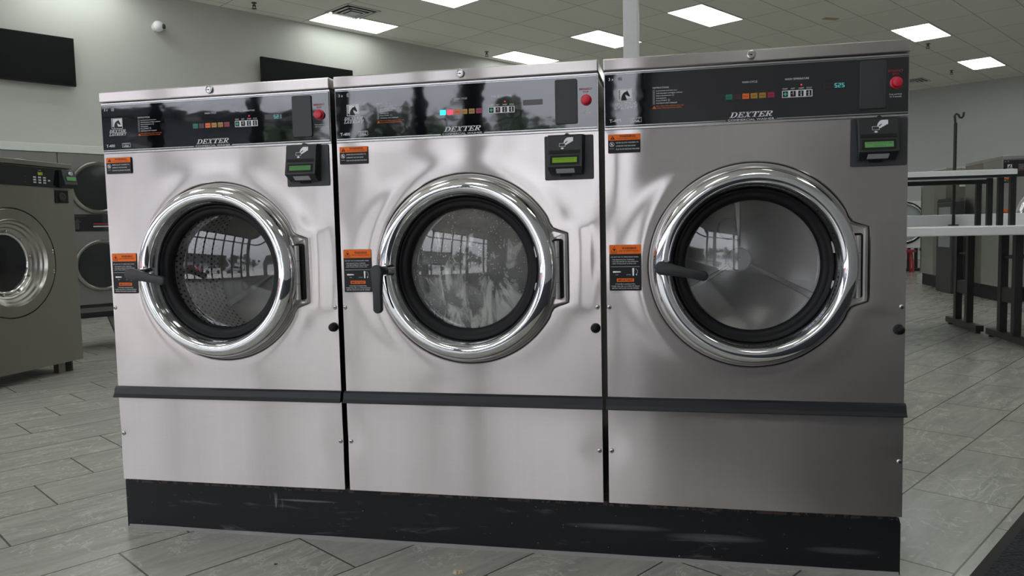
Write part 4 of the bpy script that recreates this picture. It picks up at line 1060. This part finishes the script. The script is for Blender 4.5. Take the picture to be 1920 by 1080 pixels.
# ------------------------------------------------------------------ folding table on the right
ft = thing('folding_table', 'white laundry folding table with raised lip on black steel legs', 'table', (4.09, 4.6, 0))
def P0(mb): pass
T0 = Vector((4.09, 4.6, 0))
def tb(mb, x0, x1, y0, y1, z0, z1, m): mb.box(x0 - T0.x, x1 - T0.x, y0 - T0.y, y1 - T0.y, z0, z1, m)
mb = MB(); tb(mb, 2.55, 5.15, 3.90, 5.10, .792, .858, WHITE_LAM); top = mb.build('table_top', ft, bevel=.008, seg=3)
mb = MB(); tb(mb, 2.55, 4.27, 5.00, 5.10, .852, .950, WHITE_LAM); mb.build('back_lip', top, bevel=.004)
mb = MB(); mb.prism_z([(4.275 - T0.x, 5.0 - T0.y), (5.15 - T0.x, 4.86 - T0.y), (5.15 - T0.x, 5.1 - T0.y), (4.275 - T0.x, 5.1 - T0.y)], .852, .952, WHITE_LAM); mb.build('back_lip', top, bevel=.004)
for (xf, y0, y1, pys) in ((4.07, 4.63, 5.32, (5.12, 4.87)), (4.10, 3.80, 4.52, (4.30, 4.06)), (2.75, 4.63, 5.32, (5.12, 4.87)), (2.75, 3.80, 4.52, (4.30, 4.06))):
    mb = MB(); tb(mb, xf - .03, xf + .03, y0, y1, .018, .066, BLACK_STEEL); fo = mb.build('foot', ft, bevel=.003)
    for yy in (y0 + .04, y1 - .04):
        mb = MB(); mb.cyl((xf - T0.x, yy - T0.y, 0), (xf - T0.x, yy - T0.y, .02), .02, BLACK_STEEL); mb.build('glide', fo)
    for py in pys:
        mb = MB(); tb(mb, xf - .025, xf + .025, py - .028, py + .028, .062, .794, BLACK_STEEL); lg = mb.build('leg', ft)
    mb = MB(); tb(mb, xf - .02, xf + .02, pys[1] + .02, pys[0] - .02, .295, .400, BLACK_STEEL); tb(mb, xf - .012, xf + .012, pys[1] + .02, pys[0] - .02, .617, .633, BLACK_STEEL); mb.build('crossbar', ft)
# raised shelf over it
for py in (4.15, 4.36, 4.56, 4.78):
    for px in (4.09, 2.75):
        mb = MB(); tb(mb, px - .018, px + .018, py - .018, py + .018, .856, 1.222, BLACK_STEEL); mb.build('shelf_post', ft)
mb = MB(); tb(mb, 2.60, 4.16, 4.76, 4.80, 1.188, 1.224, BLACK_STEEL); tb(mb, 2.60, 4.16, 4.12, 4.15, 1.205, 1.224, BLACK_STEEL); mb.build('shelf_rail', ft)
mb = MB(); mb.prism_z(rrect(2.55 - T0.x, 4.185 - T0.x, 4.30 - T0.y, 4.90 - T0.y, .02), 1.222, 1.273, WHITE_LAM); mb.build('upper_shelf', ft, bevel=.004)
# hanging hook pole
mb = MB(); x, y = 3.90, 4.72
mb.cyl((0, 0, 0), (0, 0, .84), .0125, BLACK_STEEL, n=12)
mb.tube([(0, 0, .82), (-.005, 0, .87), (-.008, 0, .90), (.004, 0, .915), (.022, 0, .905), (.030, 0, .885), (.045, 0, .880), (.056, 0, .895), (.060, 0, .925)], .009, BLACK_STEEL)
mb.cyl((0, 0, 0), (0, 0, .01), .04, BLACK_STEEL, n=20)
s_ = mb.build('hook_pole', ft, auto=40); s_.location = (3.968 - T0.x, 4.95 - T0.y, .858); s_['label'] = 'thin black pole with a hook on top'

# ------------------------------------------------------------------ machines beyond the table
washer('large washer behind the folding table at the right edge, horse logo on its panel', (5.18, 7.2, -.025), scale=1.2, group='washers beyond the folding table', seed=4, handle='open', digits='525', lcd=('PICK TEMPERATURE',), depth=.90)
washer('large washer facing away beyond the charcoal cabinet, only its plain steel back and side visible', (6.065, 9.95, -.025), rz=PI, scale=1.2, group='washers beyond the folding table', seed=4, handle='open', detail=False, depth=.83)
pl2 = MB(); pl2.box(5.21, 6.06, 7.24, 9.93, 0, .160, PLINTH); s_ = pl2.build('plinth'); tag(s_, 'black plinth under the far washers on the right', 'plinth')
o = thing('cabinet', 'charcoal cabinet with a pale sheet on its side between the far washers', 'cabinet', (5.05, 8.30, 0))
mb = MB(); mb.box(0, .14, 0, .55, 0, 1.13, CAB_GREY); mb.build('body', o, bevel=.01)
mb = MB(); mb.prism_x([(0, 1.13), (.55, 1.13), (.50, 1.175), (.05, 1.175)], 0.0, .14, BLACK); mb.build('sloped_top', o)
mb = MB(); mb.box(-.004, 0, .05, .46, .57, 1.07, SIGN_GREY); s1 = mb.build('pale_sheet', o)
mb = MB()
for k in range(3): mb.box(-.006, -.004, .10, .40 - .05 * k, .90 - k * .03, .906 - k * .03, GREY_PRINT)
mb.build('sheet_lines', s1)
mb = MB(); mb.box(0, .30, -.003, 0, 0, .10, WHITE_PRINT); s_ = mb.build('paper_notice'); s_.location = (5.34, 8.945, 1.335); tag(s_, 'small white paper notice on the back of the far washer', 'notice')
# round-door machine on a stand near the far wall, red stool under it
o = thing('front_loader', 'white machine with a big black-rimmed round door glimpsed past the right washer edge', 'washing machine', (5.38, 13.0, 0))
mb = MB(); mb.box(0, .72, .0, .70, .42, 1.262, WHITE_LAM); mb.build('body', o, bevel=.01)
mb = MB(); mb.lathe([(.385, 0), (.385, -.03), (.36, -.05), (.33, -.03)], .40, .875, RUBBER, 56); d = mb.build('door', o, smooth=True)
mb = MB(); mb.lathe([(.355, -.048), (.345, -.056), (.330, -.045)], .40, .875, CHROME, 56); mb.build('door_rim', d, smooth=True)
mb = MB(); mb.lathe([(.335, -.03), (.2, -.05), (0, -.055)], .40, .875, pane('pale_glass', (.75, .78, .78), 1.8), 48); mb.build('door_glass', d, smooth=True)
for x in (.10, .26, .54, .66):
    mb = MB(); mb.box(x - .025, x + .025, .1, .15, .05, .425, BLACK_STEEL); mb.build('stand_leg', o)
mb = MB(); mb.box(0, .72, .05, .20, 0, .055, BLACK_STEEL); mb.build('stand_foot', o)
o = thing('stool', 'small red stool in front of the far round-door machine', 'stool', (5.78, 12.75, 0))
RED = mat('stool_red', (.35, .02, .03), .5)
mb = MB(); mb.cyl((0, 0, .36), (0, 0, .40), .15, RED, n=24); mb.build('seat', o)
for k in range(4):
    a = PI / 4 + k * PI / 2; mb = MB(); mb.cyl((.09 * math.cos(a), .09 * math.sin(a), .365), (.13 * math.cos(a), .13 * math.sin(a), 0), .018, RED, n=8); mb.build('leg', o)

# ------------------------------------------------------------------ entrance mat, bits on the floor
o = thing('entrance_mat', 'black ribbed carpet mat with a dark edge strip in the bottom right corner', 'mat', AB(0, 2.0, 0), PH)
# local x along a, local -y along b
mb = MB(); mb.box(-4.9, 4.0, -2.9, -.027, 0, .008, CARPET); mb.build('carpet', o)
mb = MB(); mb.box(-4.9, 4.0, -.029, 0, 0, .007, mat('edge_strip', (.013, .012, .012), .6, Specular_IOR_Level=.2)); mb.build('edge_strip', o)
mb = MB(); rnd = random.Random(3); TAN = mat('tan_paper', (.45, .36, .24), .8)
for k in range(5):
    a = rnd.uniform(0, 6); cx_, cy_ = rnd.uniform(-.008, .008), rnd.uniform(-.006, .006)
    mb.hexa([(cx_ + math.cos(a + q) * .009, cy_ + math.sin(a + q) * .006, .0005) for q in (0, 1.6, 3.1, 4.7)] + [(cx_ + math.cos(a + q) * .007, cy_ + math.sin(a + q) * .004, .003 + rnd.uniform(0, .006)) for q in (0, 1.6, 3.1, 4.7)], TAN)
s_ = mb.build('paper_scrap'); s_.location = (1.113, -.146, 0); tag(s_, 'crumpled tan paper scrap on the floor tiles at the bottom edge', 'litter')
mb = MB(); mb.cyl((0, 0, 0), (0, 0, .0015), .0045, mat('dark_spot', (.05, .05, .04), .5), n=16); s_ = mb.build('bottle_cap'); s_.location = (.600, -.169, 0); tag(s_, 'tiny dark round disc on the floor in front of the left washer', 'litter')
